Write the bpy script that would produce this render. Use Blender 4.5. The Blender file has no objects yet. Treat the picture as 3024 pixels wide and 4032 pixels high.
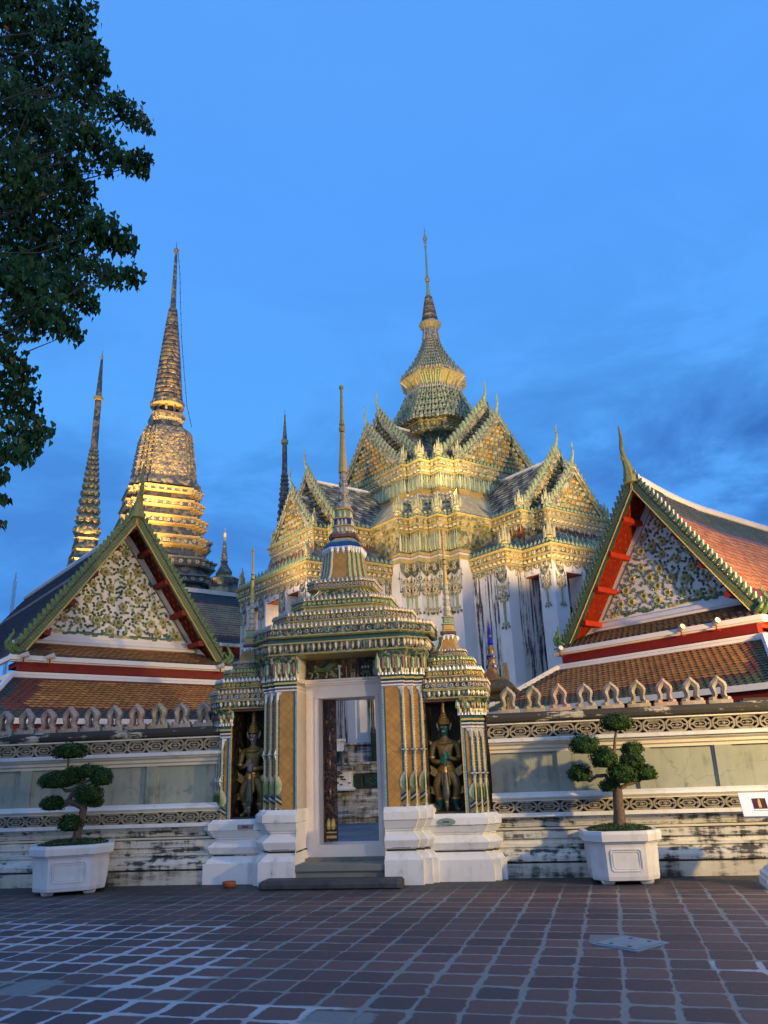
import bpy, math, random
from mathutils import Vector, Matrix
random.seed(7)
R = math.radians
S = bpy.context.scene
COL = S.collection

# ---------------------------------------------------------------- camera
F_PX, PITCH, ROLL, YAW, EYE = 3100.0, math.atan(1017/3100.0), 0.036, R(6.5), 1.6
cam = bpy.data.cameras.new('camera'); camo = bpy.data.objects.new('camera', cam); COL.objects.link(camo)
fw = Vector((-math.sin(YAW), math.cos(YAW), 0)); rt = Vector((math.cos(YAW), math.sin(YAW), 0)); UP = Vector((0, 0, 1))
fwd = fw*math.cos(PITCH)+UP*math.sin(PITCH); uu = -fw*math.sin(PITCH)+UP*math.cos(PITCH)
rr_ = rt*math.cos(ROLL)-uu*math.sin(ROLL); u2 = uu*math.cos(ROLL)+rt*math.sin(ROLL)
mw = Matrix((rr_, u2, -fwd)).transposed().to_4x4(); mw.translation = Vector((0, 0, EYE))
camo.matrix_world = mw
cam.sensor_fit = 'VERTICAL'; cam.sensor_height = 36; cam.sensor_width = 27; cam.lens = F_PX/4032*36
cam.clip_start = .1; cam.clip_end = 2000
S.camera = camo

# ---------------------------------------------------------------- exposure
S.view_settings.view_transform = 'Standard'; S.view_settings.look = 'None'
S.view_settings.exposure = 0.0; S.view_settings.gamma = 1.0

# ---------------------------------------------------------------- node helpers
class NT:
    def __init__(s, nt): s.nt = nt
    def n(s, t, **k):
        o = s.nt.nodes.new(t)
        for a, b in k.items():
            if a in o.inputs.keys(): o.inputs[a].default_value = b
            else: setattr(o, a, b)
        return o
    def l(s, a, b): s.nt.links.new(a, b)
    def math(s, op, a, b=None, c=None):
        m = s.nt.nodes.new('ShaderNodeMath'); m.operation = op
        for i, v in enumerate((a, b, c)):
            if v is None: continue
            if hasattr(v, 'links'): s.l(v, m.inputs[i])
            else: m.inputs[i].default_value = v
        return m.outputs[0]
    def ramp(s, fac, stops, interp='LINEAR'):
        r = s.nt.nodes.new('ShaderNodeValToRGB'); r.color_ramp.interpolation = interp
        els = r.color_ramp.elements
        while len(els) < len(stops): els.new(.5)
        for e, (p, c) in zip(els, stops):
            e.position = p; e.color = (c, c, c, 1) if isinstance(c, (int, float)) else (*c, 1)
        s.l(fac, r.inputs[0]); return r.outputs[0]
    def mix(s, f, a, b):
        m = s.nt.nodes.new('ShaderNodeMix'); m.data_type = 'RGBA'
        for sock, v in ((m.inputs[0], f), (m.inputs[6], a), (m.inputs[7], b)):
            if hasattr(v, 'links'): s.l(v, sock)
            elif isinstance(v, (int, float)): sock.default_value = v
            else: sock.default_value = (*v, 1)
        return m.outputs[2]

# ---------------------------------------------------------------- world: dusk sky
W = bpy.data.worlds.new('World'); S.world = W; W.use_nodes = True
w = NT(W.node_tree); W.node_tree.nodes.clear()
tc = w.n('ShaderNodeTexCoord'); sep = w.n('ShaderNodeSeparateXYZ'); w.l(tc.outputs['Generated'], sep.inputs[0])
zz = sep.outputs[2]
base = w.ramp(zz, [(0.0, (.075, .29, .80)), (.20, (.090, .355, .93)), (.40, (.10, .40, 1.0)), (.62, (.095, .365, 1.0)), (.85, (.105, .36, .95))])
mp = w.n('ShaderNodeMapping'); mp.inputs['Scale'].default_value = (1.5, 1.5, 3.6); mp.inputs['Location'].default_value = (1.15, .3, .95)
w.l(tc.outputs['Generated'], mp.inputs[0])
cn = w.n('ShaderNodeTexNoise', Scale=2.3, Detail=9.0, Roughness=.60, Distortion=.35); w.l(mp.outputs[0], cn.inputs['Vector'])
cm = w.ramp(cn.outputs[0], [(.40, 0.0), (.50, .6), (.61, 1.0)])
hz = w.ramp(zz, [(.0, .85), (.20, .95), (.38, .80), (.48, .30), (.58, .10), (.8, 0.02)])
# clouds lie thicker towards the right of the view
dx = w.math('MAXIMUM', w.math('MULTIPLY_ADD', sep.outputs[0], 1.9, .58), .55)
cmask = w.math('MULTIPLY', w.math('MULTIPLY', cm, hz), w.math('MINIMUM', dx, 1.0))
sky = w.mix(cmask, base, (.030, .125, .46))
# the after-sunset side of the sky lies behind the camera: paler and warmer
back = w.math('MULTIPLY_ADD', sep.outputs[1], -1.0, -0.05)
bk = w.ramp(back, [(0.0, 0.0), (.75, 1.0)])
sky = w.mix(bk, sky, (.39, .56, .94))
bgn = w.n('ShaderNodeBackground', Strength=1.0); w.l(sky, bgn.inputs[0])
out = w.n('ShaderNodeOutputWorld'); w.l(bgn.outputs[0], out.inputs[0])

# ---------------------------------------------------------------- lamps of the place (floodlights), plus added fill spots
def lamp(name, kind, loc, energy, color, size=.15, target=None, spot=60, blend=.6):
    d = bpy.data.lights.new(name, kind); d.energy = energy; d.color = color
    d.shadow_soft_size = size
    if kind == 'SPOT': d.spot_size = R(spot); d.spot_blend = blend
    o = bpy.data.objects.new(name, d); COL.objects.link(o); o.location = loc
    if target is not None:
        o.rotation_euler = (Vector(target)-Vector(loc)).to_track_quat('-Z', 'Y').to_euler()
    return o
WARM = (1.0, .74, .36)
lamp('courtyard_lamp_light', 'SPOT', (8.7, 7.5, 3.9), 5600, (1.0, .68, .25), .13, (2.6, 13.4, 3.0), 66, 1.0)
lamp('courtyard_lamp_light', 'SPOT', (-14.5, 5.5, 5.0), 1700, (1.0, .74, .40), .13, (-8.0, 18.0, 5.2), 34, .7)
lamp('courtyard_lamp_light', 'SPOT', (5.5, 1.0, 3.2), 1700, (1.0, .78, .50), .13, (-2.3, 12.6, 3.6), 34, .8)
lamp('side_lamp_light', 'POINT', (10.5, 13.9, 4.6), 3000, (1.0, .64, .26), .14)
lamp('eave_lamp_light', 'SPOT', (6.9, 12.1, 3.5), 2600, (1.0, .60, .24), .08, (3.0, 19.0, 6.2), 52, .7)
YEL = (1.0, .64, .28)
lamp('shrine_flood', 'SPOT', (1.6, 20.6, 4.6), 1300, YEL, .12, (-1.5, 26.0, 10.4), 46, .8)
lamp('shrine_flood', 'SPOT', (-5.9, 20.4, 4.6), 1300, YEL, .12, (-.2, 26.4, 10.2), 56, .8)
lamp('shrine_flood', 'SPOT', (3.2, 21.2, 6.0), 2000, YEL, .12, (.3, 29.0, 13.8), 66, .8)
lamp('shrine_flood', 'SPOT', (-7.3, 21.4, 6.4), 1500, YEL, .12, (-2.6, 29.0, 13.6), 64, .8)
lamp('shrine_flood', 'SPOT', (-.6, 25.2, 10.3), 900, YEL, .12, (-1.2, 30.8, 17.5), 60, .8)
lamp('shrine_flood', 'SPOT', (-8.5, 22.6, 6.5), 350, YEL, .12, (-4.6, 28.4, 11.5), 60, .8)
lamp('shrine_fill_flood', 'SPOT', (9.5, 16.5, 9.5), 8500, (1.0, .74, .40), .2, (-.6, 28.5, 13.2), 36, .7)  # added mid-air spots warming the shrine roofs, no mast stands there
lamp('shrine_fill_flood', 'SPOT', (-17.0, 16.5, 9.5), 7500, (1.0, .74, .42), .2, (-2.8, 28.5, 13.0), 34, .7)
lamp('shrine_fill_flood', 'SPOT', (9.5, 16.5, 9.5), 6500, (1.0, .70, .34), .2, (-1.2, 31.0, 19.3), 24, .8)  # added as well, brightens the lower spire
lamp('chedi_flood', 'SPOT', (-11.0, 38.0, 12.0), 30000, (1.0, .70, .38), .3, (-24.7, 57.5, 27), 44, .9)  # added fill spot, evens out the dark stripes of the base
lamp('portico_lamp', 'POINT', (-6.4, 27.2, 6.4), 50, (1.0, .66, .32), .1)
lamp('chedi_flood', 'SPOT', (-15.5, 46.0, 8.0), 30000, (1.0, .66, .30), .3, (-24.6, 57, 22.5), 42, .9)
lamp('chedi_flood', 'SPOT', (-21.5, 49.0, 14.0), 26000, (1.0, .66, .32), .3, (-24.7, 57.6, 34), 46, .9)
lamp('chedi_flood', 'SPOT', (-22.5, 42.6, 9.5), 11000, (1.0, .66, .24), .15, (-24.0, 45, 16), 60, .9)
# LAMPS_HERE

# ---------------------------------------------------------------- materials
MATS = {}
def newmat(name):
    m = bpy.data.materials.new(name); m.use_nodes = True; MATS[name] = m
    t = NT(m.node_tree); b = m.node_tree.nodes['Principled BSDF']
    c = t.n('ShaderNodeTexCoord')
    return m, t, b, c.outputs['Object']
def bump(t, b, h, strength=.4, dist=.02):
    n = t.n('ShaderNodeBump', Strength=strength, Distance=dist); t.l(h, n.inputs['Height']); t.l(n.outputs[0], b.inputs['Normal'])
def plain(name, col, rough=.6, var=.25, scale=6, metal=0.0, bmp=.25, dist=.01, spec=.5):
    m, t, b, co = newmat(name); b.inputs['Specular IOR Level'].default_value = spec
    n = t.n('ShaderNodeTexNoise', Scale=scale, Detail=6.0, Roughness=.62); t.l(co, n.inputs['Vector'])
    lo = tuple(c*(1-var) for c in col); hi = tuple(min(1, c*(1+var)) for c in col)
    t.l(t.ramp(n.outputs[0], [(.3, lo), (.7, hi)]), b.inputs['Base Color'])
    b.inputs['Roughness'].default_value = rough; b.inputs['Metallic'].default_value = metal
    if bmp: bump(t, b, n.outputs[0], bmp, dist)
    return m
def mosaic(name, cols, scale=14, rough=.32, bmp=.5, stretch=(1, 1, 1)):
    m, t, b, co = newmat(name)
    mp = t.n('ShaderNodeMapping'); mp.inputs['Scale'].default_value = stretch; t.l(co, mp.inputs[0])
    v = t.n('ShaderNodeTexVoronoi', Scale=float(scale)); t.l(mp.outputs[0], v.inputs['Vector'])
    s = t.n('ShaderNodeSeparateColor'); t.l(v.outputs['Color'], s.inputs[0])
    k = len(cols); c = t.ramp(s.outputs[0], [(i/k, cc) for i, cc in enumerate(cols)], 'CONSTANT')
    n = t.n('ShaderNodeTexNoise', Scale=scale*.25, Detail=4.0); t.l(co, n.inputs['Vector'])
    g = t.ramp(n.outputs[0], [(.3, .65), (.7, 1.0)])
    mm = t.n('ShaderNodeMix'); mm.data_type = 'RGBA'; mm.blend_type = 'MULTIPLY'; mm.inputs[0].default_value = 1
    t.l(c, mm.inputs[6]); t.l(g, mm.inputs[7]); t.l(mm.outputs[2], b.inputs['Base Color'])
    b.inputs['Roughness'].default_value = rough
    bump(t, b, v.outputs['Distance'], bmp, -.6/scale)
    return m
def lattice(name, col, line, size=.12, lw=.10, rough=.35, axes=(0, 2), bmp=.3):
    """diamond lattice drawn by a glazed tile's joints"""
    m, t, b, co = newmat(name)
    sp = t.n('ShaderNodeSeparateXYZ'); t.l(co, sp.inputs[0])
    x = sp.outputs[axes[0]]; z = sp.outputs[axes[1]]
    a = t.math('ADD', x, z); d = t.math('SUBTRACT', x, z)
    def near(v):
        f = t.math('FRACT', t.math('DIVIDE', v, size)); return t.math('ABSOLUTE', t.math('SUBTRACT', f, .5))
    e = t.math('MAXIMUM', near(a), near(d))
    k = t.ramp(e, [(.5-lw, 0.0), (.5-lw*.4, 1.0)])
    n = t.n('ShaderNodeTexNoise', Scale=5.0, Detail=5.0); t.l(co, n.inputs['Vector'])
    g = t.ramp(n.outputs[0], [(.3, tuple(c*.72 for c in col)), (.7, tuple(min(1, c*1.2) for c in col))])
    t.l(t.mix(k, g, line), b.inputs['Base Color']); b.inputs['Roughness'].default_value = rough
    bump(t, b, k, bmp, -.01)
    return m
def plaster(name, col, dirt=(.02, .022, .025), amount=.5, sx=.7, sz=9.0, sharp=.06, rough=.85, drip=0.0, warm=(.30, .27, .20), crack=0.0):
    """white lime plaster with its mould stains; sx/sz = stretch of the stain pattern"""
    m, t, b, co = newmat(name)
    mp = t.n('ShaderNodeMapping'); mp.inputs['Scale'].default_value = (sx, sx, sz); t.l(co, mp.inputs[0])
    n1 = t.n('ShaderNodeTexNoise', Scale=2.2, Detail=9.0, Roughness=.68); t.l(mp.outputs[0], n1.inputs['Vector'])
    n2 = t.n('ShaderNodeTexNoise', Scale=2.6, Detail=10.0, Roughness=.72); t.l(co, n2.inputs['Vector'])
    s = t.math('ADD', t.math('MULTIPLY', n1.outputs[0], .62), t.math('MULTIPLY', n2.outputs[0], .38))
    if drip:
        mp2 = t.n('ShaderNodeMapping'); mp2.inputs['Scale'].default_value = (7, 7, .35); t.l(co, mp2.inputs[0])
        n3 = t.n('ShaderNodeTexNoise', Scale=1.3, Detail=6.0, Roughness=.6); t.l(mp2.outputs[0], n3.inputs['Vector'])
        s = t.math('ADD', t.math('MULTIPLY', s, 1-drip), t.math('MULTIPLY', n3.outputs[0], drip))
    th = .72-.34*amount
    k = t.ramp(s, [(th, 0.0), (th+sharp, .93)])
    k2 = t.ramp(s, [(th-.10, 0.0), (th+.02, .35)])
    n4 = t.n('ShaderNodeTexNoise', Scale=1.1, Detail=5.0); t.l(co, n4.inputs['Vector'])
    g = t.ramp(n4.outputs[0], [(.3, tuple(c*.86 for c in col)), (.7, col)])
    c = t.mix(k, t.mix(k2, g, warm), dirt)
    if crack:
        nw = t.n('ShaderNodeTexNoise', Scale=3.0, Detail=4.0); t.l(co, nw.inputs['Vector'])
        dv = t.nt.nodes.new('ShaderNodeVectorMath'); dv.operation = 'MULTIPLY_ADD'; t.l(nw.outputs['Color'], dv.inputs[0]); dv.inputs[1].default_value = (.5, .5, .5); t.l(co, dv.inputs[2])
        vo = t.nt.nodes.new('ShaderNodeTexVoronoi'); vo.feature = 'DISTANCE_TO_EDGE'; vo.inputs['Scale'].default_value = 1.1; t.l(dv.outputs[0], vo.inputs['Vector'])
        ck = t.math('MULTIPLY', t.ramp(vo.outputs['Distance'], [(.0, crack), (.012, 0.0)]), t.ramp(n4.outputs[0], [(.42, 0.0), (.55, 1.0)]))
        c = t.mix(ck, c, (.05, .055, .045))
    t.l(c, b.inputs['Base Color']); b.inputs['Roughness'].default_value = rough
    bump(t, b, n2.outputs[0], .35, .02)
    return m

WHITE = (.78, .77, .74)
plaster('white_plaster', WHITE, amount=.33, sx=1.6, sz=1.6, sharp=.05, drip=.35)
plaster('clean_plaster', (.76, .73, .69), amount=0.0, warm=(.6, .56, .5))
plaster('stained_plaster', (.74, .72, .64), amount=.635, sx=.7, sz=7, sharp=.05, drip=.25)
plaster('wall_base_plaster', (.66, .62, .52), amount=.66, sx=.6, sz=3.5, sharp=.09, drip=.2, warm=(.33, .29, .20))
plaster('black_coping', (.60, .54, .40), dirt=(.010, .010, .011), amount=.84, sx=.6, sz=4, sharp=.03, warm=(.12, .10, .07))
plaster('grey_panel', (.34, .36, .29), dirt=(.10, .125, .095), amount=.58, sx=1.3, sz=.8, sharp=.12, drip=.3, crack=.35, warm=(.22, .23, .18))
plaster('tower_plaster', (.80, .80, .80), amount=.12, sx=1.4, sz=.3)
plaster('streaked_plaster', (.78, .78, .78), dirt=(.015, .018, .03), amount=.62, sx=3.4, sz=.16, sharp=.035, drip=.55)
plaster('cream_moulding', (.68, .62, .48), amount=.30, sx=.6, sz=6)
plain('carved_sandstone', (.27, .235, .17), .9, .35, 9, bmp=.5)
plain('recess_dark', (.06, .055, .045), .95, .3, 6)
plain('grey_stone', (.32, .27, .22), .9, .4, 8, bmp=.6, dist=.02)
plain('pink_stone', (.38, .26, .20), .9, .35, 8, bmp=.6, dist=.02)
plain('brown_stone', (.32, .26, .17), .9, .45, 8, bmp=.6, dist=.02)
plaster('step_stone', (.20, .21, .19), dirt=(.035, .038, .035), amount=.55, sx=1, sz=1, sharp=.2, warm=(.13, .13, .12))
plain('dark_step_stone', (.055, .052, .055), .75, .4, 6, bmp=.5)
plain('terracotta', (.30, .075, .03), .7, .2, 8)
lattice('ochre_tile', (.46, .235, .045), (.33, .15, .02), .13, .06)
plain('ochre_trim', (.50, .30, .07), .4, .2, 10)
plain('gold_trim', (.58, .40, .10), .32, .2, 12)
plain('cream_ceramic', (.50, .46, .29), .3, .25, 20)
plain('white_ceramic', (.66, .66, .64), .3, .2, 20)
plain('pink_ceramic', (.42, .35, .28), .3, .3, 20)
plain('teal_ceramic', (.025, .085, .075), .25, .3, 12)
plain('green_ceramic', (.095, .16, .05), .45, .4, 14, spec=.35)
plain('pale_green_ceramic', (.27, .36, .17), .3, .3, 16)
plain('blue_ceramic', (.02, .045, .22), .25, .3, 16)
plain('light_blue_ceramic', (.22, .34, .40), .3, .3, 16)
plain('red_ceramic', (.24, .035, .02), .35, .3, 12)
plain('maroon_ceramic', (.16, .07, .055), .35, .3, 12)
mosaic('green_mosaic', [(.03, .085, .06), (.10, .17, .08), (.36, .36, .22), (.06, .12, .10), (.45, .38, .16), (.16, .20, .12)], 22)
mosaic('cream_mosaic', [(.42, .40, .27), (.12, .17, .10), (.52, .46, .26), (.22, .26, .17), (.33, .22, .15)], 20)
mosaic('blue_green_band', [(.03, .09, .075), (.20, .30, .34), (.05, .13, .09), (.34, .34, .20), (.04, .07, .12)], 16)
mosaic('tower_gold_band', [(.38, .30, .10), (.12, .16, .08), (.42, .37, .20), (.27, .20, .06), (.44, .42, .28)], 9)
mosaic('tower_green', [(.10, .15, .09), (.24, .26, .15), (.05, .09, .07), (.36, .33, .20), (.16, .18, .13)], 9)
mosaic('tower_roof_mosaic', [(.22, .22, .17), (.11, .14, .13), (.36, .33, .24), (.28, .25, .17), (.10, .12, .12)], 5, rough=.8)
mosaic('pediment_mosaic', [(.42, .28, .08), (.26, .22, .09), (.46, .38, .20), (.30, .26, .13)], 7)
mosaic('garland_band', [(.30, .07, .025), (.34, .30, .14), (.12, .16, .08), (.36, .10, .03), (.42, .36, .2)], 4.5)
mosaic('bronze_mosaic', [(.36, .25, .10), (.12, .11, .09), (.45, .33, .14), (.20, .15, .09), (.08, .09, .10)], 3.2)
mosaic('spire_bronze', [(.34, .22, .09), (.16, .12, .08), (.42, .30, .12), (.10, .09, .09)], 3.6)
mosaic('dark_mosaic', [(.06, .07, .075), (.14, .13, .10), (.26, .21, .11), (.08, .09, .09)], 3)
mosaic('brown_scale', [(.10, .075, .06), (.17, .12, .08), (.07, .06, .06), (.22, .17, .12)], 4)
mosaic('door_paint', [(.05, .012, .010), (.10, .03, .015), (.03, .012, .012), (.16, .09, .03), (.02, .02, .03)], 26, rough=.5)
mosaic('niche_pattern', [(.030, .022, .012), (.07, .05, .02), (.02, .015, .01), (.11, .075, .025)], 16, rough=.5)
lattice('board_scale_green', (.12, .155, .045), (.035, .06, .03), .10, .12, rough=.55)
lattice('niche_lattice', (.035, .028, .016), (.17, .12, .035), .26, .05, rough=.5)
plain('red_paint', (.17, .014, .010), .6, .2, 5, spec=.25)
plain('lit_red_paint', (.50, .045, .014), .6, .15, 5, spec=.25)  # right hall soffit red, lamplight put into the colour
plain('dark_red_paint', (.13, .014, .010), .5, .2, 5)
plain('gold_leaf', (.42, .27, .08), .4, .4, 30, metal=.4)
plain('statue_gold', (.25, .18, .065), .45, .55, 50, metal=.35, bmp=.8, dist=.01)
plain('statue_green', (.015, .13, .095), .4, .25, 12)
plain('statue_grey', (.24, .20, .19), .5, .25, 12)
plain('statue_club', (.055, .065, .055), .4, .5, 50, bmp=.6)
plain('orange_tile', (.46, .155, .030), .55, .35, 2.2)
plain('orange_tile_light', (.56, .215, .042), .55, .3, 2.6)
plain('red_tile', (.16, .03, .02), .6, .35, 3)
plain('green_tile', (.045, .085, .040), .6, .4, 2.5)
plain('blue_green_tile', (.015, .050, .055), .6, .35, 2.5)
plain('brown_tile', (.30, .21, .11), .6, .3, 2)
plain('tile_bed', (.11, .06, .03), .9, .3, 4)
plain('bonsai_leaf', (.020, .050, .012), .8, .5, 14, bmp=0, spec=.15)
plain('bonsai_leaf_light', (.042, .095, .020), .75, .4, 14, bmp=0, spec=.2)
plain('ground_cover_leaf', (.035, .085, .025), .6, .5, 14, bmp=0)
plain('bonsai_bark', (.12, .085, .06), .9, .4, 18, bmp=.7, dist=.02)
plaster('planter_white', (.74, .73, .72), dirt=(.16, .15, .13), amount=.36, sx=2.0, sz=1.4, sharp=.12, rough=.6, drip=.3)
plain('tree_leaf', (.030, .078, .020), .7, .5, 3, bmp=0, spec=.2)
plain('tree_leaf_pale', (.045, .10, .025), .6, .4, 3, bmp=0, spec=.25)
plain('tree_bark', (.10, .085, .065), .9, .4, 8, bmp=.6)
plain('sign_white', (.80, .80, .80), .4, .03, 3, bmp=0)
plain('sign_post', (.72, .71, .68), .6, .08, 4)
plain('glaze_yellow', (.40, .35, .14), .35, .3, 12)
plain('door_plaster', (.80, .71, .63), .8, .06, 3)
plain('tower_trim', (.40, .34, .14), .35, .3, 9)
plain('roof_tan', (.44, .36, .20), .8, .3, 5, spec=.2)
plain('shaded_roof', (.035, .025, .035), .75, .5, 3, spec=.2)  # left hall main roof tile, its shade put into the colour
plain('horn_olive', (.22, .23, .08), .45, .3, 6, spec=.35)
plain('photo_red', (.075, .018, .012), .3, .6, 40, bmp=0)
plain('lead_grey', (.20, .25, .27), .6, .2, 6)
plain('lamp_metal', (.42, .40, .37), .5, .2, 10)
plain('wire_black', (.02, .02, .02), .6, .1, 5, bmp=0)
plain('plaque_grey', (.22, .20, .21), .5, .3, 30)
plain('plaque_green', (.20, .27, .24), .5, .3, 30)
plain('plaque_ink', (.06, .05, .05), .5, .2, 30, bmp=0)
plaster('terrace_plaster', (.62, .63, .62), dirt=(.010, .014, .020), amount=.80, sx=.5, sz=6.0, sharp=.12, drip=.3)
plain('courtyard_floor', (.15, .17, .18), .75, .35, 1.2, bmp=.4)
plain('lion_stone', (.16, .17, .16), .85, .3, 10)
plain('hill_far', (.05, .06, .07), .9, .2, 1)

def paving():
    m, t, b, co = newmat('clay_paving')
    # grid turned 8.25 degrees from the wall, 0.36 m square quarry tiles
    az = R(8.25)
    nz = t.n('ShaderNodeTexNoise', Scale=4.2, Detail=6.0, Roughness=.72); t.l(co, nz.inputs['Vector'])
    nzs = t.n('ShaderNodeSeparateColor'); t.l(nz.outputs['Color'], nzs.inputs[0])
    sp = t.n('ShaderNodeSeparateXYZ'); t.l(co, sp.inputs[0])
    X, Y = sp.outputs[0], sp.outputs[1]
    r = t.math('ADD', t.math('MULTIPLY', X, math.cos(az)), t.math('MULTIPLY', Y, -math.sin(az)))
    c = t.math('ADD', t.math('MULTIPLY', X, math.sin(az)), t.math('MULTIPLY', Y, math.cos(az)))
    r0, c0 = r, c
    r = t.math('ADD', r, t.math('MULTIPLY_ADD', nzs.outputs[0], .10, -.05+.10))
    c = t.math('ADD', c, t.math('MULTIPLY_ADD', nzs.outputs[1], .10, -.05-.04))
    rs = t.math('DIVIDE', r, .36); cs = t.math('DIVIDE', c, .357)
    fr = t.math('ABSOLUTE', t.math('SUBTRACT', t.math('FRACT', rs), .5)); fc = t.math('ABSOLUTE', t.math('SUBTRACT', t.math('FRACT', cs), .5))
    # rounded-corner distance to the joint, 0 at the tile centre and .5 at the joint
    def p4(v): return t.math('POWER', t.math('MULTIPLY', v, 2.0), 9.0)
    e = t.math('MULTIPLY', t.math('POWER', t.math('ADD', p4(fr), p4(fc)), 1/9.0), .5)
    cell = t.n('ShaderNodeCombineXYZ'); t.l(t.math('FLOOR', rs), cell.inputs[0]); t.l(t.math('FLOOR', cs), cell.inputs[1])
    wn = t.n('ShaderNodeTexWhiteNoise'); wn.noise_dimensions = '3D'; t.l(cell.outputs[0], wn.inputs['Vector'])
    nb = t.n('ShaderNodeTexNoise', Scale=.9, Detail=3.0); t.l(co, nb.inputs['Vector'])
    nf = t.n('ShaderNodeTexNoise', Scale=14.0, Detail=6.0, Roughness=.7); t.l(co, nf.inputs['Vector'])
    # patches re-grouted in pale lime: joints there are wider and paler
    def box(v, a, bb, s=.12):
        u = t.math('DIVIDE', t.math('SUBTRACT', v, a), s); d = t.math('DIVIDE', t.math('SUBTRACT', bb, v), s)
        return t.math('MINIMUM', t.math('MAXIMUM', t.math('MINIMUM', u, d), 0.0), 1.0)
    lim = t.math('MULTIPLY', box(r0, -9.0, -4.2), box(c0, 6.75, 9.13, .05))
    lim = t.math('MAXIMUM', lim, t.math('MULTIPLY', box(r0, -4.4, -3.36), box(c0, 6.32, 8.1, .05)))
    lim = t.math('MAXIMUM', lim, t.math('MULTIPLY', box(r0, -4.7, -1.95), box(c0, 5.3, 6.15, .05)))
    lim = t.math('MAXIMUM', lim, t.math('MULTIPLY', box(r0, .58, 1.02, .03), box(c0, 7.42, 7.86, .03)))
    lim = t.math('MULTIPLY', lim, t.ramp(nb.outputs[0], [(.36, .35), (.5, 1.0)]))
    wid = t.math('ADD', t.math('MULTIPLY_ADD', wn.outputs[0], .05, .012), t.math('MULTIPLY', lim, .028))
    wid = t.math('ADD', wid, t.math('MULTIPLY', t.ramp(nb.outputs[0], [(.40, 0.0), (.60, 1.0)]), .035))
    j = t.math('SUBTRACT', e, t.math('SUBTRACT', .5, wid))
    j = t.math('ADD', j, t.math('MULTIPLY_ADD', nf.outputs[0], .085, -.0425))
    k = t.ramp(t.math('MULTIPLY_ADD', j, 12.0, .5), [(.35, 0.0), (.75, 1.0)])
    # whole patches smeared with cement
    patch = t.math('MULTIPLY', box(r0, -.44, .0, .06), box(c0, 8.42, 8.9, .06))
    patch = t.math('MAXIMUM', patch, t.math('MULTIPLY', box(r0, -2.4, -1.6, .2), box(c0, 5.6, 6.15, .15)))
    patch = t.math('MAXIMUM', patch, t.math('MULTIPLY', box(r0, -5.2, -4.5, .2), box(c0, 6.0, 6.7, .15)))
    patch = t.ramp(t.math('MULTIPLY_ADD', nf.outputs[0], .5, t.math('MULTIPLY', patch, .7)), [(.72, 0.0), (.84, .9)])
    tile = t.ramp(wn.outputs[0], [(0.0, (.060, .038, .038)), (.4, (.105, .058, .054)), (.8, (.135, .074, .064)), (.93, (.085, .055, .052)), (1.0, (.055, .046, .048))])
    mm = t.n('ShaderNodeMix'); mm.data_type = 'RGBA'; mm.blend_type = 'MULTIPLY'; mm.inputs[0].default_value = 1
    t.l(tile, mm.inputs[6]); t.l(t.ramp(nf.outputs[0], [(.25, .6), (.75, 1.15)]), mm.inputs[7])
    mort = t.mix(lim, (.185, .195, .175), (.38, .40, .40))
    col = t.mix(patch, t.mix(k, mm.outputs[2], mort), (.17, .19, .18))
    # darker band along the foot of the wall
    t2 = t.math('ADD', Y, t.math('MULTIPLY', nz.outputs[0], 1.1))
    foot_dark = t.ramp(t.math('DIVIDE', t.math('SUBTRACT', t2, 11.4), 2.2), [(.25, 0.0), (.75, .85)])
    col = t.mix(foot_dark, col, (.035, .034, .036))
    t.l(col, b.inputs['Base Color'])
    t.l(t.ramp(nf.outputs[0], [(.3, .55), (.7, .8)]), b.inputs['Roughness'])
    hgt = t.math('ADD', t.math('MULTIPLY', k, -.6), t.math('MULTIPLY', nf.outputs[0], .35))
    bump(t, b, hgt, .55, .02)
paving()

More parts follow.
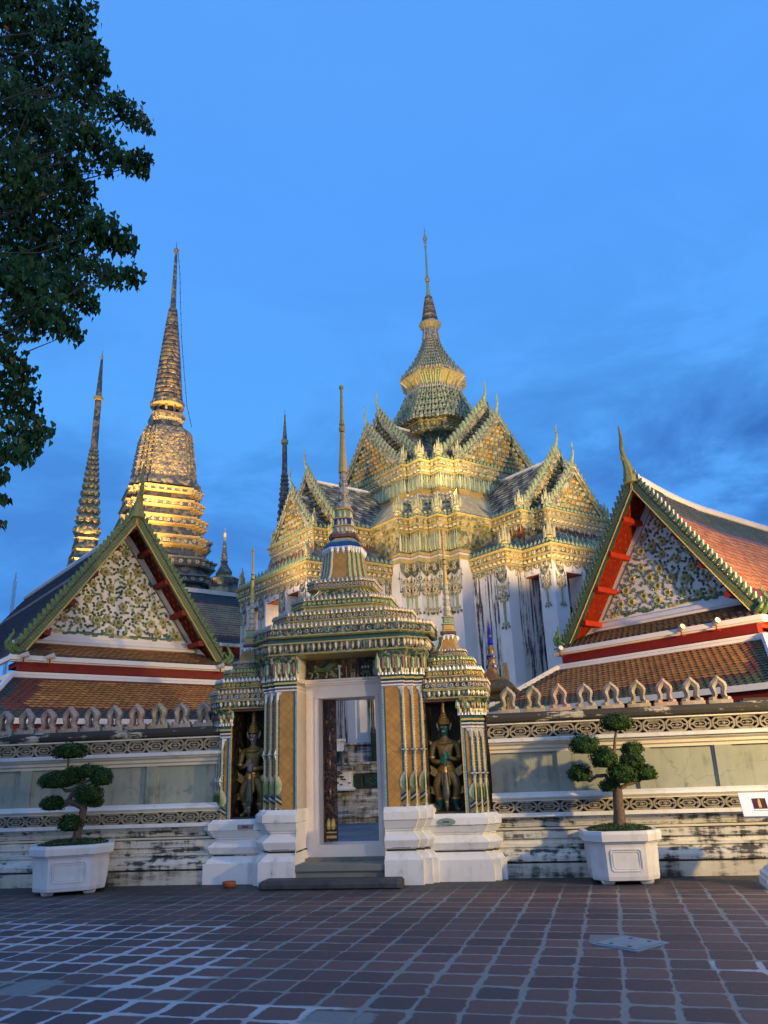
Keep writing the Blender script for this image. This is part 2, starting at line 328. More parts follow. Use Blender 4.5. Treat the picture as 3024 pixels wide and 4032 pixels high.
# ---------------------------------------------------------------- mesh helpers
class MB:
    def __init__(s): s.v = []; s.f = []; s.m = []; s.names = []; s.T = None
    def mi(s, name):
        if name not in s.names: s.names.append(name)
        return s.names.index(name)
    def add(s, vs, fs, mat):
        o = len(s.v); T = s.T
        s.v.extend([T(*p) for p in vs] if T else [tuple(p) for p in vs])
        i = s.mi(mat) if isinstance(mat, str) else None
        for q, fc in enumerate(fs):
            s.f.append([o+a for a in fc]); s.m.append(i if i is not None else s.mi(mat[q]))
    def box(s, x0, x1, y0, y1, z0, z1, mat):
        s.add([(x0, y0, z0), (x1, y0, z0), (x1, y1, z0), (x0, y1, z0), (x0, y0, z1), (x1, y0, z1), (x1, y1, z1), (x0, y1, z1)],
              [(0, 3, 2, 1), (4, 5, 6, 7), (0, 1, 5, 4), (1, 2, 6, 5), (2, 3, 7, 6), (3, 0, 4, 7)], mat)
    def loft(s, rings, mats, cap=True):
        n = len(rings[0]); vs = [p for r in rings for p in r]; fs = []; ms = []
        for i in range(len(rings)-1):
            m = mats[i] if isinstance(mats, (list, tuple)) else mats
            for j in range(n):
                k = (j+1) % n; fs.append((i*n+j, i*n+k, (i+1)*n+k, (i+1)*n+j)); ms.append(m)
        if cap:
            fs.append(tuple(range(n))[::-1]); ms.append(ms[0])
            fs.append(tuple((len(rings)-1)*n+j for j in range(n))); ms.append(ms[-2])
        s.add(vs, fs, ms)
    def tube(s, pts, rad, mat, n=6, sy=1.0):
        pts = [Vector(p) for p in pts]; rings = []
        for i, p in enumerate(pts):
            d = (pts[min(i+1, len(pts)-1)]-pts[max(i-1, 0)]).normalized()
            a = d.cross(Vector((0, 1, 0)) if abs(d.y) < .9 else Vector((1, 0, 0))).normalized(); b = d.cross(a)
            r = rad[i] if isinstance(rad, (list, tuple)) else rad
            rings.append([tuple(p+a*(r*math.cos(6.2832*k/n))+b*(r*sy*math.sin(6.2832*k/n))) for k in range(n)])
        s.loft(rings, mat)
    def lathe(s, prof, mat, n=16, c=(0, 0)):
        rings = [[(c[0]+p[0]*math.cos(6.2832*k/n), c[1]+p[0]*math.sin(6.2832*k/n), p[1]) for k in range(n)] for p in prof]
        s.loft(rings, [ (p[2] if len(p) > 2 else mat) for p in prof[1:]])
    def ball(s, c, r, mat, n=8, m=5):
        rx, ry, rz = r if isinstance(r, (tuple, list)) else (r, r, r)
        rings = [[(c[0]+rx*math.sin(math.pi*i/m)*math.cos(6.2832*k/n), c[1]+ry*math.sin(math.pi*i/m)*math.sin(6.2832*k/n), c[2]-rz*math.cos(math.pi*i/m)) for k in range(n)] for i in range(1, m)]
        s.loft(rings, mat)
    def prism(s, pts, d0, d1, mat, side=None):
        """pts in (x,z), extruded along y from d0 to d1"""
        n = len(pts); vs = [(p[0], d0, p[1]) for p in pts]+[(p[0], d1, p[1]) for p in pts]
        fs = [tuple(range(n)), tuple(range(2*n-1, n-1, -1))]+[(i, i+n, (i+1) % n+n, (i+1) % n) for i in range(n)]
        s.add(vs, fs, [mat, mat]+[side or mat]*n)
    def build(s, name, parent=None, smooth=False, loc=None, rotz=0, label=None):
        me = bpy.data.meshes.new(name); me.from_pydata(s.v, [], s.f)
        for nm in s.names: me.materials.append(MATS[nm])
        me.polygons.foreach_set('material_index', s.m)
        if smooth: me.polygons.foreach_set('use_smooth', [True]*len(s.f))
        me.update()
        o = bpy.data.objects.new(name, me); COL.objects.link(o)
        if parent: o.parent = parent
        if loc: o.location = loc
        o.rotation_euler.z = rotz
        if label: o['label'] = label
        return o
def tag(o, label=None, cat=None, group=None, kind=None):
    if label: o['label'] = label
    if cat: o['category'] = cat
    if group: o['group'] = group
    if kind: o['kind'] = kind
    return o
def empty(name, loc, rz, label, cat, group=None):
    o = bpy.data.objects.new(name, None); COL.objects.link(o); o.location = loc; o.rotation_euler.z = rz
    o.empty_display_size = .3
    return tag(o, label, cat, group)
def kids(o): return [c for c in bpy.data.objects if c.parent == o]
def copy_tree(o, parent=None):
    c = o.copy(); COL.objects.link(c); c.parent = parent
    for ch in kids(o): copy_tree(ch, c)
    return c

def offset(poly, d):
    """mitred outward offset of a CCW polygon; d = number or one per edge"""
    n = len(poly); ds = d if isinstance(d, (list, tuple)) else [d]*n; out = []
    for i in range(n):
        p0, p1, p2 = poly[i-1], poly[i], poly[(i+1) % n]
        a = (p1[0]-p0[0], p1[1]-p0[1]); b = (p2[0]-p1[0], p2[1]-p1[1])
        la = math.hypot(*a) or 1; lb = math.hypot(*b) or 1
        na = (a[1]/la, -a[0]/la); nb = (b[1]/lb, -b[0]/lb)
        da, db = ds[i-1], ds[i]
        det = na[0]*nb[1]-na[1]*nb[0]
        if abs(det) < 1e-6: out.append((p1[0]+na[0]*da, p1[1]+na[1]*da)); continue
        x = (da*nb[1]-db*na[1])/det; y = (na[0]*db-nb[0]*da)/det
        out.append((p1[0]+x, p1[1]+y))
    return out
def mould(mb, poly, prof, wt=None, cap=True):
    """prof = [(d, z, material)]: a moulding run round the outline; material belongs to the band below the point"""
    rings = [[(x, y, z) for x, y in offset(poly, [d*w for w in wt] if wt else d)] for d, z, *_ in prof]
    mb.loft(rings, [p[2] for p in prof[1:]], cap)
def redent(hx, hy, n=2, st=.1, cx=0, cy=0):
    """rectangle with n stepped-in corners, CCW"""
    q = []
    for i in range(n+1):
        x = hx-st*i; y = hy-st*(n-i)
        q.append((x, y))
        if i < n: q.append((x-st, y))
    P = []
    P += [(x, y) for x, y in q]
    P += [(-x, y) for x, y in reversed(q)]
    P += [(-x, -y) for x, y in q]
    P += [(x, -y) for x, y in reversed(q)]
    return [(cx+x, cy+y) for x, y in P]
def edges(poly, d=0.0, skip=None, minlen=.03):
    q = offset(poly, d) if d else poly
    for i in range(len(q)):
        a = q[i]; b = q[(i+1) % len(q)]; L = math.hypot(b[0]-a[0], b[1]-a[1])
        if L < minlen: continue
        tx, ty = (b[0]-a[0])/L, (b[1]-a[1])/L; nx, ny = ty, -tx
        if skip and skip(nx, ny, (a[0]+b[0])/2, (a[1]+b[1])/2): continue
        yield a, L, (tx, ty), (nx, ny)
def items(poly, sp, d=0.0, skip=None, minlen=.03):
    for a, L, t, n in edges(poly, d, skip, minlen):
        k = max(1, round(L/sp))
        for i in range(k):
            u = (i+.5)*L/k; yield (a[0]+t[0]*u, a[1]+t[1]*u), t, n, L/k
def P3(p, t, n, a, o, z): return (p[0]+t[0]*a+n[0]*o, p[1]+t[1]*a+n[1]*o, z)
def spikes(mb, poly, z, h, sp, mat, d=0.0, skip=None, lean=.0, fat=.45):
    for p, t, n, w_ in items(poly, sp, d, skip):
        ww = w_*fat
        mb.add([P3(p, t, n, -ww, 0, z), P3(p, t, n, ww, 0, z), P3(p, t, n, 0, ww*.9, z), P3(p, t, n, 0, -ww*.6, z), P3(p, t, n, 0, lean, z+h),
                P3(p, t, n, -ww*.95, .2*ww, z+h*.42), P3(p, t, n, ww*.95, .2*ww, z+h*.42), P3(p, t, n, 0, ww*.95, z+h*.4), P3(p, t, n, 0, -ww*.5, z+h*.4)],
               [(0, 2, 7, 5), (2, 1, 6, 7), (1, 3, 8, 6), (3, 0, 5, 8), (5, 7, 4), (7, 6, 4), (6, 8, 4), (8, 5, 4)], mat)
def petals(mb, poly, z0, z1, sp, mat, d=0.0, skip=None, bulge=.6, up=False, mat2=None):
    """bulging drop shapes in a row"""
    for q, (p, t, n, w_) in enumerate(items(poly, sp, d, skip)):
        ww = w_*.44; h = z1-z0; o = w_*bulge
        zs = [z1, z1-h*.25, z1-h*.65, z0] if not up else [z0, z0+h*.25, z0+h*.65, z1]
        V = [P3(p, t, n, -ww*.7, 0, zs[0]), P3(p, t, n, ww*.7, 0, zs[0]), P3(p, t, n, 0, o*.5, zs[0]),
             P3(p, t, n, -ww, 0, zs[1]), P3(p, t, n, ww, 0, zs[1]), P3(p, t, n, 0, o, zs[1]),
             P3(p, t, n, -ww*.75, 0, zs[2]), P3(p, t, n, ww*.75, 0, zs[2]), P3(p, t, n, 0, o*.8, zs[2]), P3(p, t, n, 0, 0, zs[3])]
        F = [(0, 2, 5, 3), (2, 1, 4, 5), (3, 5, 8, 6), (5, 4, 7, 8), (6, 8, 9), (8, 7, 9)]
        mb.add(V, F, mat if (not mat2 or q % 2) else mat2)
def rosettes(mb, poly, z, r, sp, mat, mat2, d=0.0, skip=None, o=.5, diamonds=None):
    for q, (p, t, n, w_) in enumerate(items(poly, sp, d, skip)):
        if diamonds and q % 2:
            mb.add([P3(p, t, n, -r, .0, z), P3(p, t, n, 0, 0, z-r*1.1), P3(p, t, n, r, 0, z), P3(p, t, n, 0, 0, z+r*1.1), P3(p, t, n, 0, r*.35, z)], [(0, 1, 4), (1, 2, 4), (2, 3, 4), (3, 0, 4)], diamonds)
            continue
        flower(mb, lambda a, b, c: P3(p, t, n, a, c, z+b), r, mat, mat2, 6, o)
def flower(mb, fn, r, mat, mat2, n=6, o=.5, start=0.0):
    """petalled rosette; fn(a, b, out) gives a point in its plane"""
    V = [fn(0, 0, r*o*.5)]; k = 2*n
    for i in range(k):
        a = start+6.2832*i/k; q = r if i % 2 == 0 else r*.72
        V.append(fn(q*math.cos(a), q*math.sin(a), r*.12))
    for i in range(k):
        a = start+6.2832*i/k; V.append(fn(r*.62*math.cos(a), r*.62*math.sin(a), r*o))
    for i in range(k):
        a = start+6.2832*i/k; V.append(fn(r*.34*math.cos(a), r*.34*math.sin(a), r*o*.75))
    F = []; M = []
    for i in range(k):
        j = (i+1) % k
        F.append((1+i, 1+j, 1+k+j, 1+k+i)); M.append(mat)
        F.append((1+k+i, 1+k+j, 1+2*k+j, 1+2*k+i)); M.append(mat)
        F.append((1+2*k+i, 1+2*k+j, 0)); M.append(mat2)
    mb.add(V, F, M)
def tiles(mb, p00, p10, p11, p01, tw, th, matf, lift=.03, bed='tile_bed', nrm=None):
    """overlapping pointed roof tiles on the plane p00 p10 (eave) p11 p01 (ridge)"""
    p00, p10, p11, p01 = map(Vector, (p00, p10, p11, p01))
    mb.add([p00, p10, p11, p01], [(0, 1, 2, 3)], bed)
    N = (p10-p00).cross(p01-p00).normalized()
    if N.z < 0: N = -N
    rows = max(2, round(((p01-p00).length+(p11-p10).length)/2/th)); W0 = max((p10-p00).length, (p11-p01).length)
    cols = max(2, round(W0/tw))
    mid0 = (p00+p10)/2; U = (p10-p00).normalized() if (p10-p00).length > .01 else (p11-p01).normalized()
    for r in range(rows):
        v0 = r/rows; v1 = (r+1.35)/rows; v1 = min(v1, 1.0)
        vt = -.35/rows
        A0 = p00.lerp(p01, v0); B0 = p10.lerp(p11, v0); A1 = p00.lerp(p01, v1); B1 = p10.lerp(p11, v1)
        base = p00.lerp(p01, v0); L = (B0-A0).length
        if L < tw: continue
        off = (.5 if r % 2 else 0)*tw
        # tiles laid on a constant pitch measured from the middle line
        o0 = (A0-mid0).dot(U); o1 = (B0-mid0).dot(U)
        k0 = math.ceil((o0-off)/tw-.5); k1 = math.floor((o1-off)/tw+.5)
        up = ((A1+B1)/2-(A0+B0)/2); up = up-U*up.dot(U); dn = up.normalized()*(th*.42)
        for k in range(k0, k1):
            c = max(o0, off+k*tw); e = min(o1, off+(k+1)*tw)
            if e-c < tw*.25: continue
            ln = mid0+ (A0-mid0-U*o0)
            a = ln+U*c; b_ = ln+U*e; m_ = (a+b_)/2; j = random.uniform(-.003, .004)
            n1 = N*(lift+j); 
            mt = matf((c+e)/2-o0, o1-(c+e)/2, r, rows)
            mb.add([a+n1, m_-dn+n1*1.15, b_+n1, b_+up+N*.004, a+up+N*.004, a-N*.01, m_-dn-N*.006, b_-N*.01], [(0, 1, 2, 3, 4), (0, 5, 6, 1), (1, 6, 7, 2)], [mt, bed, bed])  # dark bed colour on the lips stands in for shadow lines

# ================================================================ ground
def structure(name, mb): o = mb.build(name); o['kind'] = 'structure'; return o
g = MB(); g.add([(-60, -25, 0), (60, -25, 0), (60, 14.2, 0), (-60, 14.2, 0)], [(0, 1, 2, 3)], 'clay_paving'); structure('paved_ground', g)
g = MB(); g.add([(-700, 14.2, -.004), (700, 14.2, -.004), (700, 1200, -.004), (-700, 1200, -.004)], [(0, 1, 2, 3)], 'courtyard_floor')
g.box(-4.6, .3, 13.75, 22.4, 0, .30, 'courtyard_floor'); structure('courtyard_ground', g)

# ================================================================ boundary walls
PROF = [(.30, 0, 'wall_base_plaster'), (.30, .20, 'wall_base_plaster'), (.27, .215, 'black_coping'), (.31, .23, 'stained_plaster'), (.31, .30, 'stained_plaster'), (.24, .36, 'stained_plaster'),
        (.17, .40, 'stained_plaster'), (.20, .42, 'stained_plaster'), (.20, .45, 'stained_plaster'), (.13, .46, 'stained_plaster'), (.12, .53, 'stained_plaster'), (.17, .54, 'stained_plaster'), (.18, .645, 'stained_plaster'),
        (.12, .65, 'black_coping'), (.14, .66, 'cream_moulding'), (.14, .69, 'cream_moulding'), (.10, .70, 'black_coping'), (.12, .76, 'stained_plaster'), (.19, .84, 'stained_plaster'), (.24, .85, 'white_plaster'), (.24, .905, 'white_plaster')]
PROF2 = [(.22, 1.075, 'cream_moulding'), (.19, 1.09, 'cream_moulding'), (.21, 1.11, 'cream_moulding'), (.23, 1.13, 'white_plaster'), (.20, 1.16, 'white_plaster'), (.12, 1.20, 'white_plaster')]
PROF3 = [(.02, 1.80, 'cream_moulding'), (.05, 1.80, 'cream_moulding'), (.05, 1.84, 'cream_moulding'), (.09, 1.86, 'cream_moulding'), (.09, 1.90, 'cream_moulding'), (.14, 1.93, 'cream_moulding'), (.15, 1.955, 'cream_moulding'), (.20, 1.96, 'white_plaster'), (.21, 2.0, 'white_plaster'), (.15, 2.02, 'white_plaster')]
PROF4 = [(.16, 2.215, 'cream_moulding'), (.20, 2.225, 'cream_moulding'), (.20, 2.245, 'cream_moulding'), (.16, 2.25, 'black_coping'), (.19, 2.28, 'black_coping'), (.205, 2.33, 'black_coping'), (.19, 2.38, 'black_coping'), (.13, 2.41, 'black_coping')]
def run(mb, prof, x0, x1, back=.35, capm=None):
    """front moulding: prof d is how far it stands out (towards -y)"""
    n = len(prof); vs = [(x, -p[0], p[1]) for x in (x0, x1) for p in prof]
    fs = [(i, n+i, n+i+1, i+1) for i in range(n-1)]
    mb.add(vs, fs, [p[2] for p in prof[1:]])
    for x in (x0, x1): mb.add([(x, back, prof[0][1])]+[(x, -p[0], p[1]) for p in prof]+[(x, back, prof[-1][1])], [tuple(range(n+2)) if x == x0 else tuple(range(n+1, -1, -1))], prof[-1][2])
    mb.add([(x0, -prof[-1][0], prof[-1][1]), (x1, -prof[-1][0], prof[-1][1]), (x1, back, prof[-1][1]), (x0, back, prof[-1][1])], [(0, 1, 2, 3)], prof[-1][2])
    mb.add([(x0, -prof[0][0], prof[0][1]), (x1, -prof[0][0], prof[0][1]), (x1, back, prof[0][1]), (x0, back, prof[0][1])], [(3, 2, 1, 0)], prof[0][2])
def ringpoly(mb, outer, inner, y0, y1, mat):
    n = len(outer); V = [(x, y0, z) for x, z in outer]+[(x, y0, z) for x, z in inner]+[(x, y1, z) for x, z in outer]+[(x, y1, z) for x, z in inner]
    F = []
    for i in range(n):
        j = (i+1) % n; F += [(i, j, n+j, n+i), (n+i, n+j, 3*n+j, 3*n+i), (i, 2*n+i, 2*n+j, j)]
    mb.add(V, F, mat)
def octo(cx, cz, hx, hz, c):
    return [(cx+a, cz+b) for a, b in ((hx-c, -hz), (hx, -hz+c), (hx, hz-c), (hx-c, hz), (-hx+c, hz), (-hx, hz-c), (-hx, -hz+c), (-hx+c, -hz))]
def frieze(mb, x0, x1, z0, z1, d, pitch=.335):
    mb.box(x0, x1, -d+.06, .2, z0, z1, 'recess_dark')
    n = round((x1-x0)/pitch); w_ = (x1-x0)/n; zc = (z0+z1)/2; h = (z1-z0)/2; m = 'carved_sandstone'
    for i in range(n):
        c = x0+w_*(i+.5); hx = w_/2-.004; y = -d
        ringpoly(mb, octo(c, zc, hx, h, .05), octo(c, zc, hx-.028, h-.024, .04), y, y+.06, m)
        ringpoly(mb, octo(c, zc, hx*.60, h*.50, .03), octo(c, zc, hx*.60-.022, h*.50-.018, .02), y+.008, y+.06, m)
        for sx in (-1, 1):
            mb.box(c+sx*hx*.60-.012, c+sx*(hx-.02)+.012, y+.012, y+.055, zc-.009, zc+.009, m)
            mb.ball((c+sx*hx*.72, y+.012, zc), (.02, .012, .02), m, 6, 4)
            mb.box(c+sx*hx*.25-.04, c+sx*hx*.25+.04, y+.012, y+.05, zc+h*.60, zc+h*.72, m)
            mb.box(c+sx*hx*.25-.04, c+sx*hx*.25+.04, y+.012, y+.05, zc-h*.72, zc-h*.60, m)
        mb.ball((c, y+.014, zc), (.035, .02, .022), m, 6, 4)
        mb.box(c-hx*.38, c+hx*.38, y+.02, y+.05, zc-.008, zc+.008, m)
FIN_MATS = ['grey_stone', 'grey_stone', 'pink_stone', 'brown_stone', 'grey_stone']
def finial_mesh(mat, seed):
    mb = MB(); rnd = random.Random(seed); h = .43*rnd.uniform(.96, 1.03)
    L = [(-.158, 0), (-.155, .055), (-.165, .075), (-.15, .10), (-.125, .085), (-.105, .12), (-.10, .17), (-.118, .22), (-.128, .27), (-.115, .315), (-.075, .36), (0, h)]
    I = [(-.046, .055), (-.046, .075), (-.048, .09), (-.044, .10), (-.036, .115), (-.030, .135), (-.032, .17), (-.042, .205), (-.046, .24), (-.038, .265), (-.022, .285), (0, .315)]
    for sx in (1, -1):
        for (sc, y0, y1) in ((1.0, -.055, .055), (.0, 0, 0)):
            if sc == 0: continue
            n = len(L); A = [(sx*x, z) for x, z in L]; B = [(sx*x, z) for x, z in I]
            V = [(x, y0, z) for x, z in A]+[(x, y0, z) for x, z in B]+[(x, y1, z) for x, z in A]+[(x, y1, z) for x, z in B]
            # raised moulding running up the middle of the arch
            M_ = [((a[0]*.55+b[0]*.45), y0-.03, (a[1]*.55+b[1]*.45)) for a, b in zip(A, B)]
            V += M_; F = []
            for i in range(n-1):
                F += [(i, i+1, 4*n+i+1, 4*n+i), (4*n+i, 4*n+i+1, n+i+1, n+i), (n+i, n+i+1, 3*n+i+1, 3*n+i), (i+1, i, 2*n+i, 2*n+i+1), (2*n+i, 3*n+i, 3*n+i+1, 2*n+i+1)]
            mb.add(V, F, mat)
    mb.box(-.175, .175, -.085, .085, 0, .055, mat)
    mb.box(-.06, .06, -.05, .05, .055, .065, mat)
    return mb
def wall(name, x0, x1, loc, rz, fins, pil, lab, flip=False):
    e = empty(name, loc, rz, lab, 'boundary wall', 'boundary walls either side of the gate')
    m = MB(); run(m, PROF, x0, x1); m.build('wall_base', e)
    m = MB(); frieze(m, x0, x1, .905, 1.075, .22); m.build('carved_frieze', e)
    m = MB(); run(m, PROF2, x0, x1); m.build('sill', e)
    m = MB(); m.box(x0, x1, 0, .35, 1.2, 1.8, 'grey_panel'); m.build('wall_panel', e)
    for a, b in pil:
        m = MB(); m.box(a, b, -.05, 0, 1.2, 1.8, 'grey_panel'); m.box(a-.03, a-.003, -.022, 0, 1.2, 1.8, 'grey_panel'); m.box(b+.003, b+.03, -.022, 0, 1.2, 1.8, 'grey_panel'); m.build('pilaster', e)
    m = MB(); run(m, PROF3, x0, x1); m.build('cornice', e)
    m = MB(); frieze(m, x0, x1, 2.02, 2.215, .155); m.build('carved_frieze', e)
    m = MB(); run(m, PROF4, x0, x1); m.build('coping', e)
    for i, x in enumerate(fins):
        mt = ['grey_stone', 'brown_stone', 'pink_stone', 'grey_stone'][(i*5+(3 if flip else 0)) % 4]
        if flip and i == 6: mt = 'pink_stone'
        finial_mesh(mt, i*3+len(fins)+(17 if flip else 0)).build('stone_finial', e, loc=(x, -.01, 2.41), rotz=random.uniform(-.06, .06))
    return e
RW = (.1, 13.30); 
wr = wall('boundary_wall', .0, 8.2, (.05, 13.36, 0), R(-3.6), [.36+.4075*i for i in range(9)], [(1.05, 1.27), (2.26, 2.46), (3.42, 3.66), (4.7, 4.92)],
     'cream and grey plaster wall with carved bands and stone finials right of the gate')
wl = wall('boundary_wall', -9.0, .0, (-4.35, 13.38, 0), R(-.3), [-.38-.4035*i for i in range(11)], [(-1.34, -1.17), (-2.5, -2.3), (-3.6, -3.4), (-4.8, -4.6)],
     'dim bluish plaster wall with blackened coping and stone finials left of the gate', True)
m = MB(); m.box(3.95, 4.45, -.06, .35, 2.25, 2.47, 'black_coping'); m.build('wall_pier', wr)

# ================================================================ gate
G = empty('temple_gate', (-2.30, 12.60, 0), R(-3.5), 'tall mosaic gate tower with open doorway between two niche shrines, on a white moulded base', 'gate')
def msc(prof, k, kz): return [(d*k, z*kz, m_) for d, z, m_ in prof]
PL = [(.12, 0, 'white_plaster'), (.12, .335, 'white_plaster'), (.09, .345, 'white_plaster'), (.06, .40, 'white_plaster'), (.0, .45, 'white_plaster'), (-.01, .475, 'black_coping'), (.02, .49, 'white_plaster'), (.035, .50, 'white_plaster'), (.075, .60, 'white_plaster'), (.075, .61, 'white_plaster'),
      (-.04, .72, 'white_plaster'), (-.02, .735, 'white_plaster'), (-.02, .76, 'white_plaster'), (0.0, .765, 'white_plaster'), (.01, .78, 'white_plaster'), (.055, .875, 'white_plaster'), (.055, .885, 'stained_plaster'), (.075, .89, 'white_plaster'), (.075, 1.0, 'white_plaster'), (.03, 1.045, 'white_plaster'), (.02, 1.07, 'white_plaster')]
def mx(p): return [(-x, y) for x, y in reversed(p)]
def both(fn, name, parent=G):
    for sx in (1, -1):
        mb = MB()
        if sx < 0: mb.T = lambda x, y, z: (-x, y, z)
        fn(mb)
        if sx < 0: mb.f = [f[::-1] for f in mb.f]
        yield mb.build(name, parent)
def plinth(mb):
    P = [(.69, 1.35), (.69, .12), (1.15, .12), (1.15, .24), (1.26, .24), (1.26, .36), (1.34, .36), (1.34, 1.35)]
    mould(mb, P, PL, wt=[0, 1, 1, 1, 1, 1, 1, 1])
    mb.box(.80, 1.08, .052, .07, .50, .505, 'black_coping')
list(both(plinth, 'moulded_base'))
def nplinth(mb):
    P = [(1.31, 1.35), (1.31, .42), (2.16, .42), (2.16, .52), (2.26, .52), (2.26, .62), (2.34, .62), (2.34, 1.35)]
    mould(mb, P, msc(PL, 1, .875), wt=[0, 1, 1, 1, 1, 1, 1, 0])
for i, o in enumerate(both(nplinth, 'niche_base')):
    sx = 1-2*i; m = MB()
    if sx > 0: m.tube([(0, 0, 0), (0, .012, 0)], .06, 'plaque_green', 12); m.v = [(v[0]*2.4, v[1], v[2]*.9) for v in m.v]; k = len(m.v); m.box(-.05, .05, -.003, 0, -.01, .01, 'plaque_ink')
    else: m.box(-.13, .13, 0, .012, -.035, .035, 'plaque_grey'); m.box(-.05, .05, -.003, 0, -.012, .012, 'plaque_ink')
    m.build('name_plaque', o, loc=(sx*1.60, .332, .825))
# piers
def rib(mb, x, y, z0, z1, mat='cream_ceramic'):
    mb.tube([(x, y, z0), (x, y, z1)], .021, mat, 6)
    k = int((z1-z0)/.045)
    for i in range(k):
        z = z0+(i+.5)*(z1-z0)/k; mb.ball((x-.030, y-.004, z), .009, 'maroon_ceramic' if i % 2 else 'white_ceramic', 4, 3); mb.ball((x+.026, y+.026, z), .009, 'white_ceramic', 4, 3)
def column_set(mb, xs, ys, xi, z0, z1, zc, zt, leafh, ow):
    """redented pier: xs/ys = stepped corners from front to side"""
    P = [(xi, 1.3), (xi, ys[0])]
    for i, (x, y) in enumerate(zip(xs, ys)):
        P.append((x, y)); 
        if i+1 < len(xs): P.append((x, ys[i+1]))
    P.append((xs[-1], 1.3))
    wt = [0]+[1]*(len(P)-2)+[0]
    mould(mb, P, [(0, z0, 'ochre_tile'), (0, z1, 'ochre_tile')], cap=False)
    # border of the broad panel
    xe = xi
    mb.box(xi+.0, xi+.030, ys[0]-.012, ys[0]-.001, z0, z1, 'light_blue_ceramic'); mb.box(xi+.031, xi+.052, ys[0]-.010, ys[0]-.001, z0, z1, 'teal_ceramic')
    k = int((z1-z0)/.05)
    for i in range(k): mb.ball((xi+.015, ys[0]-.013, z0+(i+.5)*(z1-z0)/k), .009, 'maroon_ceramic', 4, 3)
    for q, (x, y) in enumerate(zip(xs, ys)):
        rib(mb, x, y, z0, z1)
        mb.box(x-.042, x-.020, y-.008, y-.001, z0, z1, 'teal_ceramic'); mb.box(x+.001, x+.008, y+.024, y+.05, z0, z1, 'teal_ceramic')
        # rosette cross halfway up
        zm = z0+(z1-z0)*.46
        for ax in (-.785,):
            fn = lambda a, b, c, x=x, y=y: (x+a*.82+c*.5, y+a*.57-c-.02, zm+b)
            V = [fn(0, 0, .05)]; 
            for i in range(8):
                a = i*math.pi/4; rr = .085 if i % 2 == 0 else .026; V.append(fn(rr*math.cos(a)*.8, rr*math.sin(a), .012))
            mb.add(V, [(0, 1+i, 1+(i+1) % 8) for i in range(8)], 'white_ceramic'); mb.ball(fn(0, 0, .045), .02, 'pale_green_ceramic', 5, 4)
        # banana-leaf sheath at the foot
        for sd in (0, 1):
            dx, dy = ((-1, 0), (0, 1))[sd]; nx, ny = ((0, -1), (1, 0))[sd]
            fn = lambda a, o, z: (x+dx*a+nx*o, y+dy*a+ny*o, z)
            zb = z0+leafh*.44; zt_ = z0+leafh; prof = [(.0, .045), (.22, .078), (.5, .085), (.78, .055), (1.0, .004)]
            for (wd, o, mt) in ((1.0, .012, 'cream_ceramic'), (.62, .02, 'pale_green_ceramic'), (.3, .027, 'green_ceramic')):
                V = []; 
                for u, ww in prof: V += [fn(-.004, o+.018, zb+(zt_-zb)*u*(.55+.45*wd)), fn(min(ww*wd*1.15, .095 if sd == 0 else .02), o, zb+(zt_-zb)*u*(.55+.45*wd))]
                mb.add(V, [(2*i, 2*i+1, 2*i+3, 2*i+2) for i in range(len(prof)-1)]+[(2*i+2, 2*i+3, 2*i+1, 2*i) for i in range(len(prof)-1)], mt)
            # slanting bands under it
            for i in range(6):
                za = z0+leafh*.40*(i/6); zb_ = za+leafh*.40/6*.9; s_ = .05
                mt = ['cream_ceramic', 'gold_trim', 'teal_ceramic', 'white_ceramic', 'teal_ceramic', 'light_blue_ceramic'][i]
                mb.add([fn(-.002, .03, za+s_), fn(.085 if sd == 0 else .07, .006, za-s_*.2), fn(.085 if sd == 0 else .07, .006, zb_-s_*.2), fn(-.002, .03, zb_+s_)], [(0, 1, 2, 3), (3, 2, 1, 0)], mt)
        # hanging flower under the capital
        for sd in (0, 1):
            dx, dy = ((-1, 0), (0, 1))[sd]; nx, ny = ((0, -1), (1, 0))[sd]
            fn = lambda a, o, z: (x+dx*a+nx*o, y+dy*a+ny*o, z)
            mb.add([fn(0, .028, z1), fn(.075, .01, z1), fn(.07, .012, z1-.03), fn(.04, .015, z1-.05), fn(.03, .02, z1-.12), fn(0, .035, z1-.17)], [(0, 1, 2, 3, 4, 5), (5, 4, 3, 2, 1, 0)], 'white_ceramic')
    side = lambda nx, ny, cx, cy: ny > .5 or (nx < -.5)
    a = z1
    mould(mb, P, [(0, a, 'white_ceramic'), (.03, a+.01, 'white_ceramic'), (.03, a+.035, 'white_ceramic'), (.02, a+.04, 'teal_ceramic'), (.02, a+.06, 'maroon_ceramic'), (.035, a+.065, 'white_ceramic'), (.035, a+.085, 'white_ceramic'), (.02, a+.09, 'teal_ceramic'), (.045, a+.12, 'teal_ceramic'), (.045, a+.15, 'gold_trim'), (.03, a+.155, 'teal_ceramic'), (.03, zc, 'teal_ceramic'),
                  (.035, zc+.05, 'teal_ceramic'), (.07, zc+(zt-zc)*.55, 'green_mosaic'), (.13, zt, 'green_mosaic')], wt=wt)
    petals(mb, P, zc, zt, .085, 'cream_mosaic', .055, side, .42, up=True, mat2='cream_ceramic')
    spikes(mb, P, zc-.012, .07, .055, 'white_ceramic', .055, side)
    petals(mb, P, zc+.09, zt-.01, .085, 'maroon_ceramic', .082, side, .22, up=True, mat2='pale_green_ceramic')
list(both(lambda mb: column_set(mb, [1.035, 1.17, 1.30], [.17, .27, .37], .70, 1.07, 2.87, 3.06, 3.43, .53, .6), 'mosaic_pier'))
list(both(lambda mb: column_set(mb, [2.06, 2.14, 2.22], [.44, .53, .62], 1.915, .935, 2.19, 2.40, 2.65, .46, .5), 'niche_pier'))
